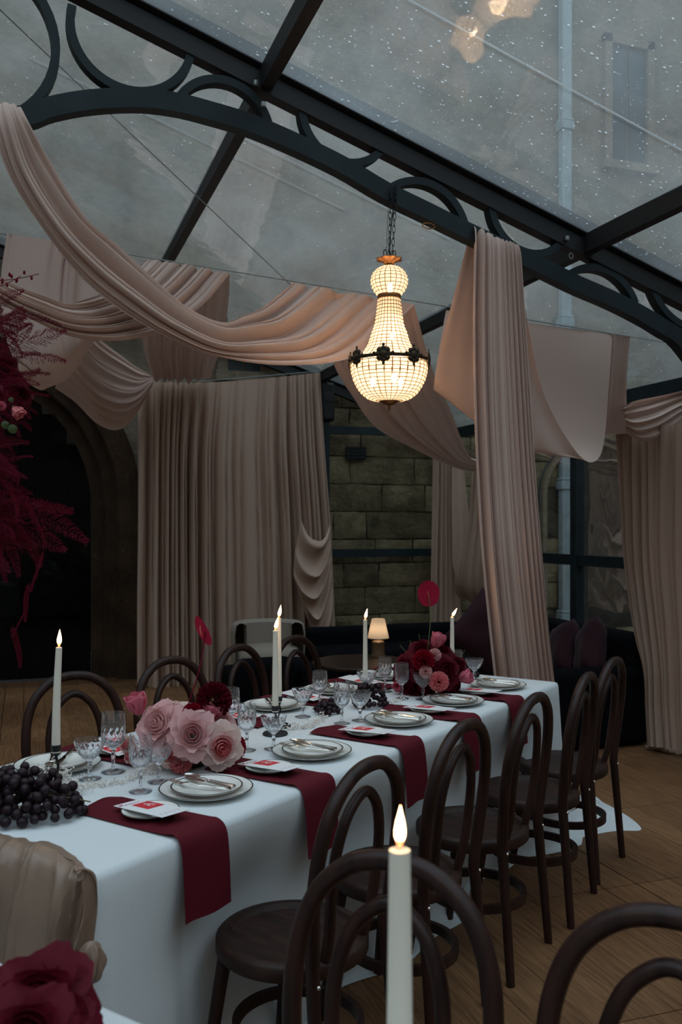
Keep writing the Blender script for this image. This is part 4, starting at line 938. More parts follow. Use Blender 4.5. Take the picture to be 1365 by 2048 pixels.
# ================================================================== CANDLES
def flame_mesh():
    prof = [(0, 0), (.0035, .003), (.0062, .010), (.0066, .017), (.0048, .028), (.0022, .038), (0, .047)]
    m = MB(); m.lathe(dense(prof, .003), 14); return m.mesh('flame', M_flame)
me_flame = flame_mesh()
mb = MB(); mb.lathe(dense([(0, -.004), (.002, -.003), (.0040, .002), (.0048, .006), (.0045, .008), (0, .009)], .003), 12); me_fbase = mb.mesh('flame_base', M_flamecore)
def candle(base, ztop, zbot, label, lean=0., tip=.0, hold='disc', rb=.0125, rt=.0088):
    c = empty('taper_candle', (base.x, base.y, zbot)); h = ztop-zbot; tag(c, label, 'candle', 'taper candles')
    m = MB(); n = 14; P = [Vector((lean*(k/n)**2*.012, 0, h*k/n)) for k in range(n+1)]; P += [Vector((lean*.012, 0, h+.002))]
    m.tube(P, [rb*(1-k/n)+rt*k/n for k in range(n+1)]+[rt*.6], 16); m.build('wax', M_candle, c)
    m = MB(); m.tube([(lean*.012, 0, h), (lean*.012+.001, 0, h+.012)], .0011, 6); m.build('wick', M_wick, c)
    f = place('flame', me_flame, c, loc=(lean*.012, 0, h+.006)); f.rotation_euler = (0, tip, YAW*-1); fb = place('flame_base', me_fbase, f)
    l = bpy.data.lights.new('candle_light', 'POINT'); l.energy = .32; l.color = (1, .6, .28); l.shadow_soft_size = .008; lo = bpy.data.objects.new('candle_light', l); COL.objects.link(lo); lo.parent = c; lo.location = (lean*.012, 0, h+.065)
    # black holder
    g = empty('candlestick', (base.x, base.y, TZ+.001)); tag(g, label.replace('lit ivory taper candle', 'black iron candlestick'), 'candlestick', 'black candlesticks')
    hz = zbot-TZ-.001
    m = MB(); m.lathe([(0, 0), (.045, 0), (.047, .004), (.044, .008), (.036, .005), (0, .005)], 28); m.build('drip_dish', M_black, g)
    st_ = [Vector((0, 0, .004)), Vector((0, 0, hz*.35)), Vector((.006 if hz > .06 else 0, 0, hz*.65)), Vector((0, 0, hz*.9))]
    m = MB(); m.tube(crs(st_, 14), .0042, 8); m.build('stem', M_black, g)
    m = MB(); m.lathe([(0, hz-.012), (.006, hz-.010), (.013, hz+.004), (.0145, hz+.022), (.0132, hz+.022), (.012, hz), (0, hz-.004)], 18); m.build('cup', M_black, g)
candle(G(112, 1592, .76), 1.184, .885, 'lit ivory taper candle nearest, at the left by the grapes', lean=.7, tip=.05)
candle(G(551, 1472, .76), 1.146, .850, 'lit ivory taper candle, shorter front one of the twin pair', tip=.22)
candle(G(558, 1456, .76), 1.178, .860, 'lit ivory taper candle, taller rear one of the twin pair', tip=.18)
candle(G(731, 1388, .76), 1.100, .800, 'lit ivory taper candle in front of the small lamp', tip=.2)
candle(G(905, 1358, .76), 1.070, .800, 'lit ivory taper candle behind the red flowers', tip=.55)
fc = D(800, 1700, 1.06); candle(Vector((fc.x, fc.y, 0)), fc.z, .84, 'lit ivory taper candle, large and blurred in the foreground', rb=.0165, rt=.0125, tip=.02)

# ================================================================== FLOWERS
def petal_mesh(name, L_, Wd, cup, curl, m, ruff=0., seed=0, n=7, tipn=1.):
    """petal rising along +z from the origin, facing outward along +y; cup bends its sides in, curl rolls its tip out"""
    rnd = random.Random(seed); rows = []; ph = rnd.uniform(0, 6)
    for i in range(n+1):
        v = i/n; hw = Wd*.5*(.28+.95*math.sin(PI*min(1, v*.62+.02))**.9)*(1 if v < .8 else math.sqrt(max(0, 1-((v-.8)/.2)**2*.75*tipn)))
        row = []
        for j in range(n+1):
            x = -1+2*j/n
            y = L_*(.42*math.sin(v*1.35)*cup)-cup*.55*Wd*x*x*hw/Wd*2*.5+L_*curl*max(0, v-.45)**1.6*2.0+ruff*math.sin(x*6+ph+v*3)*v*v*L_
            z = L_*(v-.10*v*v*abs(curl)*2)+ruff*.6*math.cos(x*7+ph)*v*L_*.5
            row.append((x*hw*(1-.15*cup*v), y, z))
        rows.append(row)
    mb = MB(); mb.grid(rows); return mb.mesh(name, m)
ROSE = {}
def rose_kit(key, m, m2):
    if key in ROSE: return ROSE[key]
    mb = MB(); rnd = random.Random(len(key))
    # furled centre: nested spiral petals
    for k in range(11):
        r0 = .07+.042*k; a0 = k*2.4; rows = []
        for i in range(6):
            v = i/5; row = []
            for j in range(8):
                a = a0+(j/7-.5)*2.3; r = r0*(.55+.5*math.sin(v*2.1))+.02*v*(j/7)
                row.append((r*math.cos(a)*(1+.10*v*k/10), r*math.sin(a)*(1+.10*v*k/10), .10+v*(.60-.026*k)+.035*math.sin(j*1.3+k)*v))
            rows.append(row)
        mb.grid(rows)
    core = mb.mesh('rose', m2)
    mid = [petal_mesh('petal', .62, .72, .95, .45, m, .03, k, 9) for k in range(2)]; out = [petal_mesh('petal', .66, .80, .8, .95, m, .05, k+5, 9) for k in range(3)]; low = [petal_mesh('petal', .70, .90, .6, 1.15, m, .035, k+11, 9) for k in range(3)]
    ROSE[key] = (core, mid, out, low); return ROSE[key]
def inv(parent): return parent.matrix_world.inverted()
def bloom(parent, core, pos, size, face, name):
    """place a bloom of a given diameter at a world position, looking along face"""
    q = Vector(face).normalized().to_track_quat('Z', 'Y'); o = place(name, core, parent); o.location = Vector(pos)-parent.location; o.rotation_mode = 'QUATERNION'
    o.rotation_quaternion = q @ Matrix.Rotation(random.uniform(0, 6.28), 3, 'Z').to_quaternion(); o.scale = (size,)*3; return o
def rose(parent, pos, dia_, face, key, m, m2, nmid=4, nout=6):
    core, mid, out, low = rose_kit(key, m, m2); o = bloom(parent, core, pos, dia_*.60, face, 'rose')
    for k in range(nmid):
        a = k/nmid*6.283+random.uniform(-.2, .2); p = place('petal', random.choice(mid), o, loc=(-.24*math.sin(a)*.5, .24*math.cos(a)*.5, -.02)); p.rotation_euler = (-.18, 0, a)
    for k in range(nout-1):
        a = k/(nout-1)*6.283+.9+random.uniform(-.2, .2); p = place('petal', random.choice(low), o, loc=(-.32*math.sin(a)*.5, .32*math.cos(a)*.5, -.10)); p.rotation_euler = (-1.0+random.uniform(-.2, .2), random.uniform(-.15, .15), a)
    for k in range(nout):
        a = k/nout*6.283+.5+random.uniform(-.2, .2); p = place('petal', random.choice(out), o, loc=(-.30*math.sin(a)*.5, .30*math.cos(a)*.5, -.06)); p.rotation_euler = (-.52+random.uniform(-.15, .15), random.uniform(-.15, .15), a); s_ = random.uniform(.9, 1.1); p.scale = (s_,)*3
    return o
def ruffle_mesh(name, m, seed, n=46):
    """carnation or dahlia head: many frilled petals in a dome"""
    rnd = random.Random(seed); mb = MB()
    for k in range(n):
        ph = math.acos(1-(k+.5)/n*1.25) if 1-(k+.5)/n*1.25 > -1 else 1.8; th = k*2.39996; d = Vector((math.sin(ph)*math.cos(th), math.sin(ph)*math.sin(th), math.cos(ph)))
        up = Vector((0, 0, 1)); sd = d.cross(up); sd = sd.normalized() if sd.length > .05 else Vector((1, 0, 0)); nn = sd.cross(d); rows = []
        w = .2; tw = rnd.uniform(-.8, .8); sd2 = sd*math.cos(tw)+nn*math.sin(tw); nn2 = nn*math.cos(tw)-sd*math.sin(tw)
        for i in range(4):
            v = i/3; rows.append([d*(.16+.34*v)+sd2*((j/6-.5)*w*(.5+1.2*v))+nn2*(.045*v*math.sin(j*2.2+k)+.03*v*v)+d*(.03*v*math.cos(j*3.1+k)) for j in range(7)])
        mb.grid(rows)
    return mb.mesh(name, m)
CARN = {}
def carnation(parent, pos, dia_, face, m, name='carnation'):
    if m.name not in CARN: CARN[m.name] = ruffle_mesh(name, m, 3)
    return bloom(parent, CARN[m.name], pos, dia_, face, name)
TUL = {}
def tulip(parent, pos, dia_, face, m):
    if m.name not in TUL:
        mb = MB(); mb.tube([(0, 0, -.5), (0, 0, 0)], .05, 6); TUL[m.name] = (mb.mesh('tulip', M_stem), petal_mesh('petal', 1.0, .85, 1.0, -.12, m, .01, 2, tipn=1.25), petal_mesh('petal', .92, .9, 1.05, .10, m, .02, 4, tipn=1.25))
    st_, a_, b_ = TUL[m.name]; o = bloom(parent, st_, pos, dia_*.95, face, 'tulip')
    for k in range(6):
        a = k/6*6.283; p = place('petal', a_ if k % 2 else b_, o, loc=(-.05*math.sin(a), .05*math.cos(a), -.3)); p.rotation_euler = (.05 if k % 2 else -.02, 0, a)
    return o
def spathe_mesh():
    rows = []; n = 16
    for i in range(n+1):
        v = i/n; row = []
        for j in range(n+1):
            x = -1+2*j/n; y = 1-2*v
            hw = (1-abs(y)**2.4)**.5*(1 if y > -.2 else 1-.18*(abs(y)-.2)) if abs(y) < 1 else 0
            yy = y*1.12+(.28*abs(x)**1.5 if y > 0 else 0)*y
            row.append((x*hw, yy, .16*(x*hw)**2+.10*y*y+.02*math.sin(9*x)*hw))
        rows.append(row)
    mb = MB(); mb.grid(rows); return mb.mesh('anthurium', P_ant)
me_spathe = spathe_mesh()
def anthurium(parent, pos, r, rot, stem_to, side=False):
    o = place('anthurium', me_spathe, parent, loc=Vector(pos)-parent.location, rot=rot, scale=r)
    mb = MB(); mb.tube(crs([(0, .55, .10), (.05, .2, .32), (.16, -.25, .5)], 8), [.07, .075, .08, .08, .075, .07, .06, .05, .02], 8); mb.build('spadix', P_spadix, o)
    mb = MB(); a = Vector(pos); b = Vector(stem_to); c_ = a.lerp(b, .5)+Vector((.012, .0, .01)); mb.tube([p-parent.location for p in crs([a, c_, b], 16)], .0022, 6); mb.build('stem', M_stem if not side else P_fern, parent)
def vbowl(parent, r, h):
    m = MB(); m.lathe([(0, 0), (r*.55, 0), (r*.9, h*.5), (r, h), (r*.96, h), (r*.85, h*.55), (r*.5, h*.12), (0, h*.12)], 32); m.build('bowl', M_black, parent)

camf = Vector((SN, CS, 0)); right = Vector((CS, -SN, 0)); UPV = Vector((0, 0, 1))
def toward(dx, up): return (-camf+right*dx+UPV*up)
# pink arrangement
b1 = T(.80, .44, TZ+.002); A1 = empty('flower_arrangement', b1); tag(A1, 'low arrangement of pink roses and red carnations in a black bowl', 'flowers')
vbowl(A1, .095, .07); Z1 = 2.84
for x, y, dz, dia_, key, m, m2, dx, up in [(322, 1452, -.03, .135, 'pk', P_pink, P_pink, -.35, .55), (386, 1472, -.09, .135, 'pk', P_pink, P_pink, .1, .35), (440, 1492, -.07, .125, 'bl', P_blush, P_coral, .35, .05), (345, 1505, -.06, .09, 'bl', P_blush, P_pink, -.2, .0),
       (435, 1448, .06, .11, 'pk', P_pink, P_pink, .5, .5), (352, 1432, .07, .10, 'bl', P_blush, P_pink, -.1, .9), (255, 1490, .04, .055, 'bl', P_blush, P_blush, -.8, .3), (262, 1512, .02, .05, 'bl', P_blush, P_pink, -.9, .1)]:
    rose(A1, D(x, y, Z1+dz), dia_, toward(dx, up), key, m, m2, 5, 8 if dia_ > .1 else 5)
carnation(A1, D(362, 1522, Z1-.06), .075, toward(-.1, -.1), P_coral)
carnation(A1, D(386, 1430, Z1), .075, toward(.1, 1.0), P_red); carnation(A1, D(428, 1400, Z1+.05), .115, toward(.4, .7), P_dred, 'dahlia'); carnation(A1, D(464, 1494, Z1+.04), .09, toward(.9, .2), P_red)
tulip(A1, D(276, 1416, Z1), .075, Vector((-.25, -.1, 1)), P_hot); tulip(A1, D(418, 1432, Z1+.02), .07, Vector((.5, -.2, .9)), P_hot)
anthurium(A1, D(411, 1263, Z1+.02), .042, (math.radians(112), math.radians(-30), -1.5), D(372, 1425, Z1), True)
for k in range(9):
    a = k*.7; mb = MB(); rows = []
    for i in range(7): v = i/6; rows.append([(x_*.016*math.sin(PI*v)**.7, .02*v*v, .075*v) for x_ in (-1, 0, 1)])
    mb.grid(rows); o = mb.build('leaf', M_leaf, A1); o.location = (.07*math.cos(a), .07*math.sin(a), .06); o.rotation_euler = (.9, 0, a-PI/2)
# red arrangement
b2 = T(2.34, .43, TZ+.002); A2 = empty('flower_arrangement', b2); tag(A2, 'full arrangement of dark red roses with pink tulips at the far end', 'flowers')
vbowl(A2, .095, .06); Z2 = 4.1
for x, y, dz, dia_ in [(846, 1308, .02, .14), (815, 1338, .0, .13), (886, 1345, -.06, .15), (908, 1338, .04, .13), (828, 1370, -.02, .13), (866, 1372, -.08, .11), (880, 1312, .06, .13), (900, 1375, -.03, .11), (806, 1362, .05, .10), (850, 1340, -.06, .12)]:
    rose(A2, D(x, y, Z2+dz), dia_, toward((x-860)/60, (1345-y)/50+.25), 'dr', P_red if int(x) % 2 else P_dred, P_dred, 4, 7)
carnation(A2, D(848, 1322, Z2-.1), .10, toward(-.1, .6), P_red)
carnation(A2, D(870, 1310, Z2-.07), .058, toward(.1, .3), P_pink); carnation(A2, D(852, 1343, Z2-.13), .058, toward(-.1, .1), P_pink)
carnation(A2, D(878, 1363, Z2-.15), .088, toward(.1, .1), P_coral)
tulip(A2, D(874, 1286, Z2-.02), .075, Vector((.3, -.2, 1)), P_hot); tulip(A2, D(926, 1356, Z2-.05), .07, Vector((.6, -.7, .3)), P_hot); tulip(A2, D(800, 1372, Z2), .055, Vector((-.7, -.6, .1)), P_hot)
anthurium(A2, D(857, 1184, Z2), .050, (math.radians(80), math.radians(172), -.25), D(856, 1300, Z2))
for (x0, y0, x1, y1) in [(820, 1280, 830, 1310), (800, 1290, 825, 1318), (838, 1268, 845, 1300), (990-60, 1300, 915, 1330)]:
    mb = MB(); mb.tube([D(x0, y0, Z2+.04)-b2, D(x1, y1, Z2+.04)-b2], .0014, 5); mb.build('twig', M_stem, A2)
# blurred roses on the foreground table
b3 = FT(-.02, .16, TZ+.002); A3 = empty('flower_arrangement', b3); tag(A3, 'blurred dark red roses in the foreground at the bottom left corner', 'flowers')
vbowl(A3, .075, .05)
for x, y, Z_, dia_ in [(85, 2005, 1.28, .125), (15, 2020, 1.3, .11), (60, 2075, 1.22, .12), (-40, 2060, 1.3, .12), (120, 2060, 1.27, .09)]: rose(A3, D(x, y, Z_), dia_, toward(.15, .6), 'dr', P_red, P_dred, 4, 7)
carnation(A3, D(2, 1968, 1.35), .03, toward(0, .5), M_twhite, 'small_flower')

# ================================================================== GRAPES
mb = MB(); mb.sphere((0, 0, 0), 1, 14, 10, (1, 1, 1.06)); me_grape = mb.mesh('grape', M_grape)
def grapes(c, rx, ry, h, n, label, seed, yaw=0., r=.0125):
    rnd = random.Random(seed); e = empty('grape_bunch', c, yaw); tag(e, label, 'grapes', 'bunches of dark grapes'); P = []
    tries = 0
    while len(P) < n and tries < 30000:
        tries += 1
        a = rnd.uniform(0, 6.283); q = math.sqrt(rnd.random()); x, y = rx*q*math.cos(a), ry*q*math.sin(a)
        top = h*math.sqrt(max(0, 1-q*q)); z = r+rnd.random()**.6*max(0, top-r)
        if all((x-p[0])**2+(y-p[1])**2+(z-p[2])**2 > (1.72*r)**2 for p in P): P.append((x, y, z))
    for p in P:
        o = place('grape', me_grape, e, loc=p, rot=(rnd.uniform(0, 3), rnd.uniform(0, 3), 0), scale=r*rnd.uniform(.88, 1.08))
    m = MB(); m.tube([(-rx*.8, 0, r*1.2), (0, .005, h*.5), (rx*.85, .0, h*.35), (rx*1.1, .01, h*.25)], .0018, 5); m.build('stalk', M_gstem, e)
    return e
grapes(T(.165, .455, TZ), .17, .10, .135, 165, 'large heap of dark grapes at the near left of the table', 1, TYAW-.9, .0132)
grapes(T(1.71, .52, TZ), .075, .05, .055, 26, 'small dark grape bunch behind the goblet, middle of the table', 2, TYAW+.6, .0122)
grapes(T(1.90, .44, TZ), .085, .07, .105, 52, 'dark grape bunch in the middle of the table before the third candle', 3, TYAW, .0122)
grapes(T(2.80, .44, TZ), .075, .075, .10, 48, 'dark grape bunch at the far end beside the column drape', 4, TYAW, .0125)

# ================================================================== WHITE DRIED FLOWER TRAILS
def trail(pts, label, n, rad, hh, seed):
    rnd = random.Random(seed); m = MB(); C_ = crs(pts, 40)
    for k in range(n):
        p = C_[int(rnd.random()*40)]; c = Vector((p.x+rnd.gauss(0, rad), p.y+rnd.gauss(0, rad), TZ+.003+abs(rnd.gauss(0, hh))))
        s_ = rnd.uniform(.0018, .0042); m.sphere(c, s_, 5, 4)
    m.tube([p+Vector((0, 0, .004)) for p in C_], .0008, 4); o = m.build('dried_flowers', M_twhite); tag(o, label, 'flowers', kind='stuff')
trail([G(95, 1560, .77), G(125, 1568, .77), G(160, 1590, .77)], 'cluster of tiny white dried flowers behind the near grapes', 420, .016, .022, 1)
trail([G(5, 1590, .77), G(25, 1585, .77), G(40, 1590, .77)], 'tiny white dried flowers at the far left edge of the table', 160, .012, .02, 2)
trail([G(165, 1578, .765), G(230, 1570, .765), G(290, 1550, .765), G(320, 1530, .765)], 'thin trail of white dried flowers by the pink roses', 220, .013, .006, 3)
trail([G(568, 1462, .765), G(620, 1455, .765), G(650, 1435, .765), G(662, 1412, .765)], 'trail of white dried flowers beside the middle grapes', 240, .013, .012, 4)
trail([G(745, 1412, .765), G(780, 1408, .765), G(805, 1400, .765)], 'white dried flowers in front of the red arrangement', 90, .012, .006, 5)

# ================================================================== CHANDELIER
CC = W(779, 1050, TRUSS_W-.0); K_ = (CC.x*SN+CC.y*CS)/F
def cz(y): return HC+(CY-y)*K_
M_bead = bpy.data.materials.new('crystal_bead'); M_bead.use_nodes = True
_n = M_bead.node_tree.nodes; _l = M_bead.node_tree.links; _b = _n['Principled BSDF']; _b.inputs['Base Color'].default_value = (.95, .88, .78, 1); _b.inputs['Roughness'].default_value = .08
_t = _n.new('ShaderNodeBsdfTranslucent'); _t.inputs[0].default_value = (.92, .88, .82, 1); _m = _n.new('ShaderNodeMixShader'); _m.inputs[0].default_value = .72
_l.new(_b.outputs[0], _m.inputs[1]); _l.new(_t.outputs[0], _m.inputs[2]); _l.new(_m.outputs[0], _n['Material Output'].inputs[0])
M_netw = mat('net_wire', (.10, .055, .025), .5, metal=.2)
ch = empty('chandelier', (CC.x, CC.y, cz(820))); tag(ch, 'lit basket chandelier of crystal beads hanging from the truss', 'chandelier'); Z0 = cz(820)
def zc(y): return cz(y)-Z0
sections = [('bead_ball', [(.028, 533), (.062, 540), (.082, 549), (.0915, 560), (.088, 571), (.076, 581), (.057, 590)]),
            ('bead_bell', [(.055, 598), (.062, 625), (.072, 652), (.085, 664), (.095, 678), (.108, 692), (.130, 706), (.160, 717), (.180, 721)]),
            ('bead_bowl', [(.190, 728), (.191, 738), (.185, 752), (.170, 768), (.146, 783), (.115, 794), (.075, 800), (.048, 802)])]
for name, prof in sections:
    P = crs([(r, 0, zc(y)) for r, y in prof], 120); Lt = [0]
    for a, b in zip(P, P[1:]): Lt.append(Lt[-1]+(b-a).length)
    n = max(3, round(Lt[-1]/.0185)); lv = []
    for k in range(n+1):
        d_ = Lt[-1]*k/n; i = max(j for j in range(len(Lt)) if Lt[j] <= d_+1e-9); lv.append(P[min(i, len(P)-1)])
    beads = MB(); wires = MB(); ncol = 30 if name == 'bead_bowl' else 24 if name == 'bead_bell' else 20
    for a, b in zip(lv, lv[1:]):
        mid = (a+b)/2; tang = (b-a); hh = tang.length*.39; tang.normalize(); ww = mid.x*PI/ncol*.80
        for c_ in range(ncol):
            an = 2*PI*(c_+.5)/ncol; er = Vector((math.cos(an), math.sin(an), 0)); et = Vector((-math.sin(an), math.cos(an), 0)); ev = er*tang.x+UPV*tang.z; no_ = et.cross(ev)
            if no_.dot(er) < 0 and abs(no_.dot(er)) > .2: no_ = -no_
            p = er*mid.x+UPV*mid.z; dd = min(ww, hh)*.7
            beads.add([p-et*ww-ev*hh, p+et*ww-ev*hh, p+et*ww+ev*hh, p-et*ww+ev*hh, p+no_*dd, p-no_*dd*.4], [(0, 1, 4), (1, 2, 4), (2, 3, 4), (3, 0, 4), (1, 0, 5), (2, 1, 5), (3, 2, 5), (0, 3, 5)])
    for a in lv: wires.tube([(a.x*math.cos(t_), a.x*math.sin(t_), a.z) for t_ in [2*PI*k/48 for k in range(48)]], .0017, 4, closed=True)
    for c_ in range(ncol):
        an = 2*PI*c_/ncol; wires.tube([(p.x*math.cos(an)*1.004, p.x*math.sin(an)*1.004, p.z) for p in lv], .0017, 4)
    bo = beads.build(name, M_bead, ch, smooth=False); bo['kind'] = 'stuff'; wires.build('wire_net', M_netw, bo)
m = MB(); m.lathe([(.0, zc(528)), (.02, zc(529)), (.03, zc(524)), (.052, zc(522)), (.064, zc(519)), (.060, zc(517)), (.03, zc(519)), (0, zc(517))], 48, wob=lambda a, i: 1+.10*math.cos(8*a)*(1 if i > 1 else 0)); m.build('rosette', M_gold, ch)
m = MB(); m.lathe([(.0, zc(534)), (.026, zc(534)), (.022, zc(529)), (0, zc(526))], 24); m.build('top_cap', M_gold, ch)
m = MB(); m.lathe([(.054, zc(599)), (.059, zc(598)), (.0605, zc(594)), (.059, zc(590)), (.054, zc(589)), (.054, zc(599))], 36); m.build('collar', M_gold, ch)
m = MB(); m.lathe([(.187, zc(726)), (.195, zc(726)), (.198, zc(722)), (.195, zc(719)), (.187, zc(719)), (.187, zc(726))], 60, wob=lambda a, i: 1+.006*math.sin(30*a)); gd = m.build('girdle_band', M_brass, ch)
orn = MB()
for dx, dz, r in [(0, 0, .017), (0, .020, .010), (0, -.020, .010), (.020, 0, .010), (-.020, 0, .010), (.034, .004, .006), (-.034, .004, .006), (0, .034, .006), (0, -.033, .006), (.014, .014, .011), (-.014, .014, .011), (.014, -.014, .011), (-.014, -.014, .011)]: orn.sphere((0, dx, dz), r, 8, 6, (.5, 1, 1))
me_orn = orn.mesh('ornament', M_brass)
for k in range(8):
    a = 2*PI*k/8+.25; place('ornament', me_orn, ch, loc=(.199*math.cos(a), .199*math.sin(a), zc(722)), rot=(0, 0, a), scale=1.35)
orn = MB(); orn.sphere((0, 0, 0), .009, 8, 6, (.5, 1.6, 1)); me_or2 = orn.mesh('bud', M_brass)
for k in range(16):
    a = 2*PI*(k+.5)/16+.25; place('bud', me_or2, ch, loc=(.198*math.cos(a), .198*math.sin(a), zc(722)), rot=(0, 0, a))
m = MB(); m.lathe([(.05, zc(800)), (.045, zc(804)), (.025, zc(809)), (.008, zc(811)), (.006, zc(813)), (.0085, zc(816)), (.005, zc(820)), (0, zc(824))], 24); m.build('finial', M_gold, ch)
# bulbs inside
M_bulb = mat('warm_bulb', (1, .9, .7), .4, emit=(1, .78, .50), estr=60)
mb = MB(); mb.sphere((0, 0, 0), .013, 12, 8, (1, 1, 2)); me_bulb = mb.mesh('bulb', M_bulb)
def bulb(p, e):
    place('bulb', me_bulb, ch, loc=p)
    l = bpy.data.lights.new('bulb_light', 'POINT'); l.energy = e; l.color = (1, .65, .36); l.shadow_soft_size = .02; lo = bpy.data.objects.new('bulb_light', l); COL.objects.link(lo); lo.parent = ch; lo.location = p+Vector((0, 0, .032))
for a in (.4, 2.5, 4.6): bulb(Vector((.085*math.cos(a), .085*math.sin(a), zc(762))), BULB_E)
bulb(Vector((.02, -.01, zc(672))), BULB_E*.9); bulb(Vector((0, -.01, zc(577))), BULB_E*.5)
# chains and flex up to the chord
def chain(a, b, name='chain'):
    a, b = Vector(a), Vector(b); L_ = (b-a).length; n = int(L_/.030); m = MB()
    for k in range(n):
        c = a.lerp(b, (k+.5)/n); q = k % 2
        m.tube([c+Vector((.0075*math.cos(t_)*(1-q), .0075*math.cos(t_)*q, .021*math.sin(t_))) for t_ in [2*PI*i/12 for i in range(12)]], .0016, 5, closed=True)
    m.build(name, M_chain, ch)
ctop = W(779, 388, TRUSS_W).z-Z0
chain((.012, -.01, zc(517)), (.02, -.045, ctop+.02)); chain((-.006, -.012, zc(517)), (-.012, -.05, ctop+.02))
m = MB(); m.tube(crs([(0, 0, zc(519)), (.003, -.01, zc(470)), (.006, -.04, zc(420)), (.012, -.047, ctop+.03)], 12), .003, 6); m.build('flex', M_chain, ch)
m = MB(); m.tube(crs([(-.02, -.012, zc(500)), (-.018, -.02, zc(450)), (-.022, -.045, zc(405)), (-.03, -.047, ctop+.01)], 12), .0012, 5); m.build('safety_wire', M_chain, ch)
for x_ in (-.026, .022):
    m = MB(); m.tube([(x_+.009*math.cos(t_), -.01, zc(509)+.02*math.sin(t_)) for t_ in [2*PI*i/12 for i in range(12)]], .0026, 6, closed=True); m.build('hook', M_chain, ch)

# ================================================================== RED FERN INSTALLATION AT LEFT
def frond_mesh(seed, L_=1., n=26, bush=.16, droop=.25):
    """feathery asparagus fern frond along +x with needle side sprays"""
    rnd = random.Random(seed); m = MB(); spine = [Vector((L_*v, .05*L_*math.sin(v*3+seed), -droop*L_*v*v)) for v in [k/n for k in range(n+1)]]
    m.tube(spine, [.0045*(1-.8*k/n)*L_ for k in range(n+1)], 4)
    def needle(p, d, l, w):
        s_ = d.cross(Vector((rnd.uniform(-1, 1), rnd.uniform(-1, 1), 1))); s_ = s_.normalized()*w
        m.add([p-s_, p+s_, p+d*l], [(0, 1, 2)])
    for k in range(2, n+1):
        v = k/n; ln = bush*L_*(math.sin(PI*min(1, .12+v*.88))**.6)*(1-.45*v)
        for sgn in (-1, 1):
            a = rnd.uniform(-.5, .5); d = Vector((.75, sgn*math.cos(a), math.sin(a)*.8)).normalized(); q = 7
            tw = [spine[k]+d*(ln*i/q)+Vector((0, 0, -.25*ln*(i/q)**2)) for i in range(q+1)]
            m.tube(tw, .0015*L_, 3)
            for i in range(1, q+1):
                for s2 in (-1, 1, 0):
                    dd = (d+Vector((rnd.uniform(-.7, .7), rnd.uniform(-.7, .7), s2*.8+rnd.uniform(-.3, .3)))).normalized(); needle(tw[i], dd, L_*.055*(1-.3*i/q), .0030*L_)
    return m.mesh('frond', P_fern)
fr_tail = [frond_mesh(20+k, bush=.075, droop=.05, n=34) for k in range(2)]
fr = [frond_mesh(k, bush=.14+.05*(k % 3), droop=.15+.2*(k % 2)) for k in range(5)]
Zf = 3.35; fo = D(-10, 800, Zf); FI = empty('fern_installation', fo); tag(FI, 'hanging cluster of dyed red asparagus fern and roses at the left edge', 'flowers')
rnd = random.Random(44)
EXTRA = [(rnd.uniform(-45, 5), rnd.uniform(640, 840)) for _ in range(26)]; EXTRA2 = [(rnd.uniform(-45, 0), rnd.uniform(880, 1090)) for _ in range(24)]
def frond(x0, y0, x1, y1, dz=0., roll=None):
    a = D(x0, y0, Zf+dz); b = D(x1, y1, Zf+dz+rnd.uniform(-.1, .1)); d = b-a; L_ = d.length; q = d.normalized().to_track_quat('X', 'Z')
    o = place('frond', rnd.choice(fr if roll is None else fr_tail), FI, loc=a-fo); o.rotation_mode = 'QUATERNION'; o.rotation_quaternion = q @ Matrix.Rotation(roll if roll is not None else rnd.uniform(-1.2, 1.2), 3, 'X').to_quaternion(); o.scale = (L_,)*3
for a in [(-30, 700, 60, 620), (-20, 690, 85, 640), (-25, 720, 115, 640), (0, 700, 120, 705), (-30, 740, 70, 690), (-30, 760, 90, 730), (-20, 780, 95, 775), (-30, 640, 40, 560), (-30, 660, 50, 620), (-25, 800, 70, 850),
          (-30, 730, 40, 760), (-40, 690, 20, 780), (-20, 640, 110, 612), (-40, 820, 40, 900), (-30, 760, 60, 800), (-40, 700, 30, 700), (-40, 740, 20, 820), (-35, 770, 30, 740), (-30, 710, 45, 735), (-40, 650, 30, 660), (-45, 780, 15, 860)]: frond(*a)
for a in [(-30, 930, 60, 900), (-30, 900, 45, 960), (-20, 930, 80, 1010), (-20, 990, 155, 1000), (0, 1010, 155, 1042), (-30, 1020, 135, 1080), (-30, 960, 70, 1050), (-20, 1000, 90, 1120), (-30, 1030, 60, 1120), (-30, 900, 60, 930), (10, 960, 100, 1030), (-30, 1050, 75, 1085), (-30, 990, 40, 1090), (-40, 1080, 25, 1130), (-40, 940, 20, 1020), (20, 980, 120, 1060), (-30, 880, 40, 1000), (-35, 1020, 35, 1060), (-40, 1100, 30, 1090), (-40, 850, 30, 960), (-30, 1010, 80, 1060), (-40, 1040, 50, 1030)]: frond(*a)
for x, y in EXTRA:
    an = rnd.uniform(-1.1, .9); l_ = rnd.uniform(55, 95); frond(x, y, x+l_*math.cos(an), y+l_*math.sin(an), rnd.uniform(-.1, .12))
for x, y in EXTRA2:
    an = rnd.uniform(-.5, 1.2); l_ = rnd.uniform(55, 95); frond(x, y, x+l_*math.cos(an), y+l_*math.sin(an), rnd.uniform(-.1, .12))
for a in [(85, 1100, 60, 1180), (62, 1165, 45, 1240), (48, 1225, 22, 1275), (30, 1250, 36, 1330)]: frond(*a, roll=0)
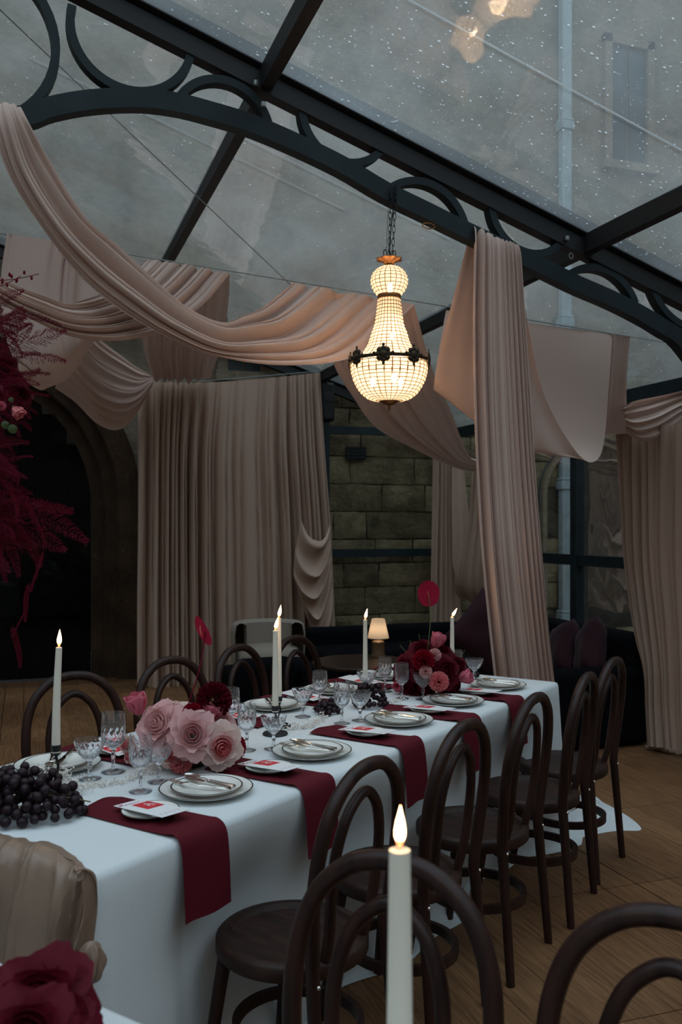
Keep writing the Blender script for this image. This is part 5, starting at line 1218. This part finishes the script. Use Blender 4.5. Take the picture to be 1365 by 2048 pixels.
for x, y, dz, dia_, key, m_, m2 in [(-12, 790, -.12, .08, 'dr', P_red, P_dred), (10, 735, .02, .08, 'dr', P_red, P_dred), (45, 790, .02, .07, 'dr', P_red, P_dred)]: rose(FI, D(x, y, Zf+dz), dia_, toward(.3, .1), key, m_, m2)
tulip(FI, D(32, 820, Zf-.14), .05, Vector((.5, -.5, -.6)), P_coral); carnation(FI, D(2, 812, Zf-.14), .035, toward(.3, .2), P_hot)
for (x, y, s_) in ((25, 858, .034), (10, 850, .03), (22, 800, .02)):
    mb = MB(); rows = []
    for i in range(9): v = i/8; rows.append([(x_*.5*math.sin(PI*v)**.6, .15*abs(x_), v-.5) for x_ in (-1, -.5, 0, .5, 1)])
    mb.grid(rows); o = mb.build('leaf', M_leaf, FI); o.location = D(x, y, Zf-.15)-fo; o.scale = (s_,)*3; o.rotation_euler = (.3, 1.1, .2)
# berry twigs
for (x0, y0, x1, y1) in ((-20, 562, 78, 548), (-20, 578, 42, 552)):
    a, b = D(x0, y0, Zf)-fo, D(x1, y1, Zf)-fo; m = MB(); m.tube(crs([a, a.lerp(b, .5)+Vector((0, 0, -.006)), b], 8), .0014, 5); tw = m.build('twig', P_fern, FI)
    for k in range(5):
        p = a.lerp(b, .25+.15*k); mb = MB(); mb.sphere(p+Vector((0, -.005, (.012 if k % 2 else -.012))), .006, 8, 6, (.8, .8, 1.4)); mb.build('bud', P_fern, tw)
m = MB(); m.tube(crs([D(-25, 230, Zf+.55)-fo, D(-35, 520, Zf+.2)-fo, D(-30, 800, Zf)-fo, D(-30, 1100, Zf)-fo], 20), .006, 6); m.build('hanger', M_black, FI)

# ================================================================== LOUNGE FURNITURE AT THE BACK
def cushion_mb(w, h, d, seed=0):
    m = MB(); n = 14; rnd = random.Random(seed)
    for sg in (1, -1):
        rows = []
        for i in range(n+1):
            r = []
            for j in range(n+1):
                x, y = -1+2*i/n, -1+2*j/n; e = max(0, (1-x**4))*max(0, (1-y**4)); pin = 1-.10*(abs(x*y))**2+.05*(x*x+y*y-1)*0
                r.append((x*w/2*(1-.06*(1-y*y)*abs(x)), sg*d/2*e**.55+.01*math.sin(5*x+seed)*math.sin(4*y), y*h/2*(1-.06*(1-x*x)*abs(y))))
            rows.append(r if sg == 1 else r[::-1])
        m.grid(rows)
    return m
def cushion(pos, rot, w, h, d, label, m=None):
    o = cushion_mb(w, h, d, int(pos[0]*10)).build('cushion', m or M_burg); o.location = pos; o.rotation_euler = rot; tag(o, label, 'cushion', 'burgundy cushions')
def softbox(name, c, size, m, parent, bv=.06):
    mb = MB(); mb.box(c, size); o = mb.build(name, m, parent, smooth=True); b = o.modifiers.new('bevel', 'BEVEL'); b.width = bv; b.segments = 4; return o
so = empty('sofa', (3.75, 6.3, 0)); tag(so, 'long black velvet sofa along the right side wall', 'sofa')
softbox('seat_base', (-.02, 0, .21), (.80, 2.2, .40), M_sofa, so); softbox('backrest', (.32, 0, .40), (.22, 2.2, .74), M_sofa, so)
softbox('arm', (-.02, -1.02, .28), (.8, .2, .54), M_sofa, so); softbox('arm', (-.02, 1.02, .28), (.8, .2, .54), M_sofa, so)
s2 = empty('sofa', (3.38, 7.95, 0)); tag(s2, 'low black velvet bench sofa by the back wall behind red flowers', 'sofa')
softbox('seat_base', (0, 0, .2), (1.7, .75, .38), M_sofa, s2); softbox('backrest', (0, .3, .30), (1.7, .2, .50), M_sofa, s2)
cushion(U(1128, 1300, 3.92), (.15, .3, 1.3), .42, .42, .20, 'burgundy velvet cushion, left of the pair on the right sofa'); cushion(U(1182, 1303, 3.92), (.1, .45, 1.2), .42, .42, .20, 'burgundy velvet cushion, right of the pair on the right sofa')
cushion(D(975, 1265, 7.0), (-.2, .72, -.3), .50, .50, .2, 'large burgundy cushion standing on its corner behind the last candle')
softb = None
# cream tub chair
Pt = G(543, 1388); tb = empty('tub_chair', (Pt.x, Pt.y+.12, 0), -.15); tag(tb, 'small cream upholstered tub armchair before the back curtain', 'armchair')
m = MB(); rows = []
for z, ro in ((.08, .0), (.10, .015), (.35, .03), (.55, .035), (.625, .02), (.645, -.01)):
    rows.append([((.31+ro)*math.cos(a), (.31+ro)*math.sin(a), z) for a in [math.radians(-25+230*k/30) for k in range(31)]])
for z, ro in ((.645, -.05), (.62, -.085), (.45, -.09), (.30, -.09)):
    rows.append([((.31+ro)*math.cos(a), (.31+ro)*math.sin(a), z) for a in [math.radians(-25+230*k/30) for k in range(31)]])
m.grid(rows); m.build('backrest', M_cream, tb)
m = MB(); m.lathe([(0, .06), (.29, .06), (.3, .1), (.3, .36), (.27, .41), (.2, .425), (0, .43)], 28); m.build('seat', M_cream, tb)
for a in (.8, 2.3, 3.9, 5.4):
    m = MB(); m.tube([(.24*math.cos(a), .24*math.sin(a), .07), (.26*math.cos(a), .26*math.sin(a), 0)], [.02, .012], 8); m.build('leg', M_dtable, tb)
# black armchair seen from behind
Pb = G(545, 1420); bb = empty('armchair', (Pb.x, Pb.y, 0), .1); tag(bb, 'black velvet armchair seen from behind between dining chairs', 'armchair')
softbox('backrest', (-.12, -.12, .26), (.52, .20, .40), M_sofa, bb, .09); softbox('seat', (0, .12, .20), (.72, .5, .30), M_sofa, bb); softbox('arm', (.28, 0, .22), (.2, .6, .34), M_sofa, bb)
# round side table with lamp
Pc = G(722, 1322, .5); ct = empty('side_table', (Pc.x, Pc.y, 0)); tag(ct, 'round dark wooden side table holding the small lamp', 'table')
m = MB(); m.lathe([(0, .47), (.34, .47), (.365, .48), (.37, .49), (.365, .50), (0, .50)], 48); m.build('table_top', M_dtable, ct)
m = MB(); m.lathe([(.16, 0), (.17, .02), (.06, .06), (.045, .2), (.05, .42), (.12, .47), (0, .47)], 28); m.build('pedestal', M_dtable, ct)
Pl = G(757, 1313, .5); lp = empty('table_lamp', (Pl.x, Pl.y, .501)); tag(lp, 'small lamp with pleated cream shade on a wooden base', 'lamp'); kl = (Pl.x*SN+Pl.y*CS)/F
m = MB(); m.lathe([(0, 0), (.056, 0), (.056, .012), (.05, .02), (.048, .10), (.05, .115), (.035, .125), (.012, .13), (.012, .15), (0, .15)], 24); m.build('base', M_oak, lp)
M_shade = fabric('lamp_shade', (.75, .66, .55), .4); m = MB(); zz = (1313-1276)*kl; m.lathe([(.084, zz), (.051, zz+.150)], 40, wob=lambda a, i: 1+.012*math.cos(20*a)); m.build('lamp_shade', M_shade, lp)
l = bpy.data.lights.new('lamp_light', 'POINT'); l.energy = .35; l.color = (1, .72, .45); l.shadow_soft_size = .02; lo = bpy.data.objects.new('lamp_light', l); COL.objects.link(lo); lo.parent = lp; lo.location = (0, 0, zz+.06)
# loudspeaker on the gable post
Ps = W(653, 805, GABLE_W-.22); sp = empty('loudspeaker', (Ps.x, Ps.y, Ps.z-.2)); tag(sp, 'black loudspeaker on the gable post beside the back curtain', 'speaker')
softbox('cabinet', (0, 0, .2), (.14, .18, .40), M_spk, sp, .035); m = MB(); m.lathe([(0, 0), (.05, 0), (.055, .01), (0, .012)], 20); o = m.build('grille', M_black, sp); o.location = (0, -.091, .25); o.rotation_euler = (PI/2, 0, 0)
m = MB(); m.bar((0, .08, .2), (0, .2, .2), .03, .03); m.build('bracket', M_black, sp)
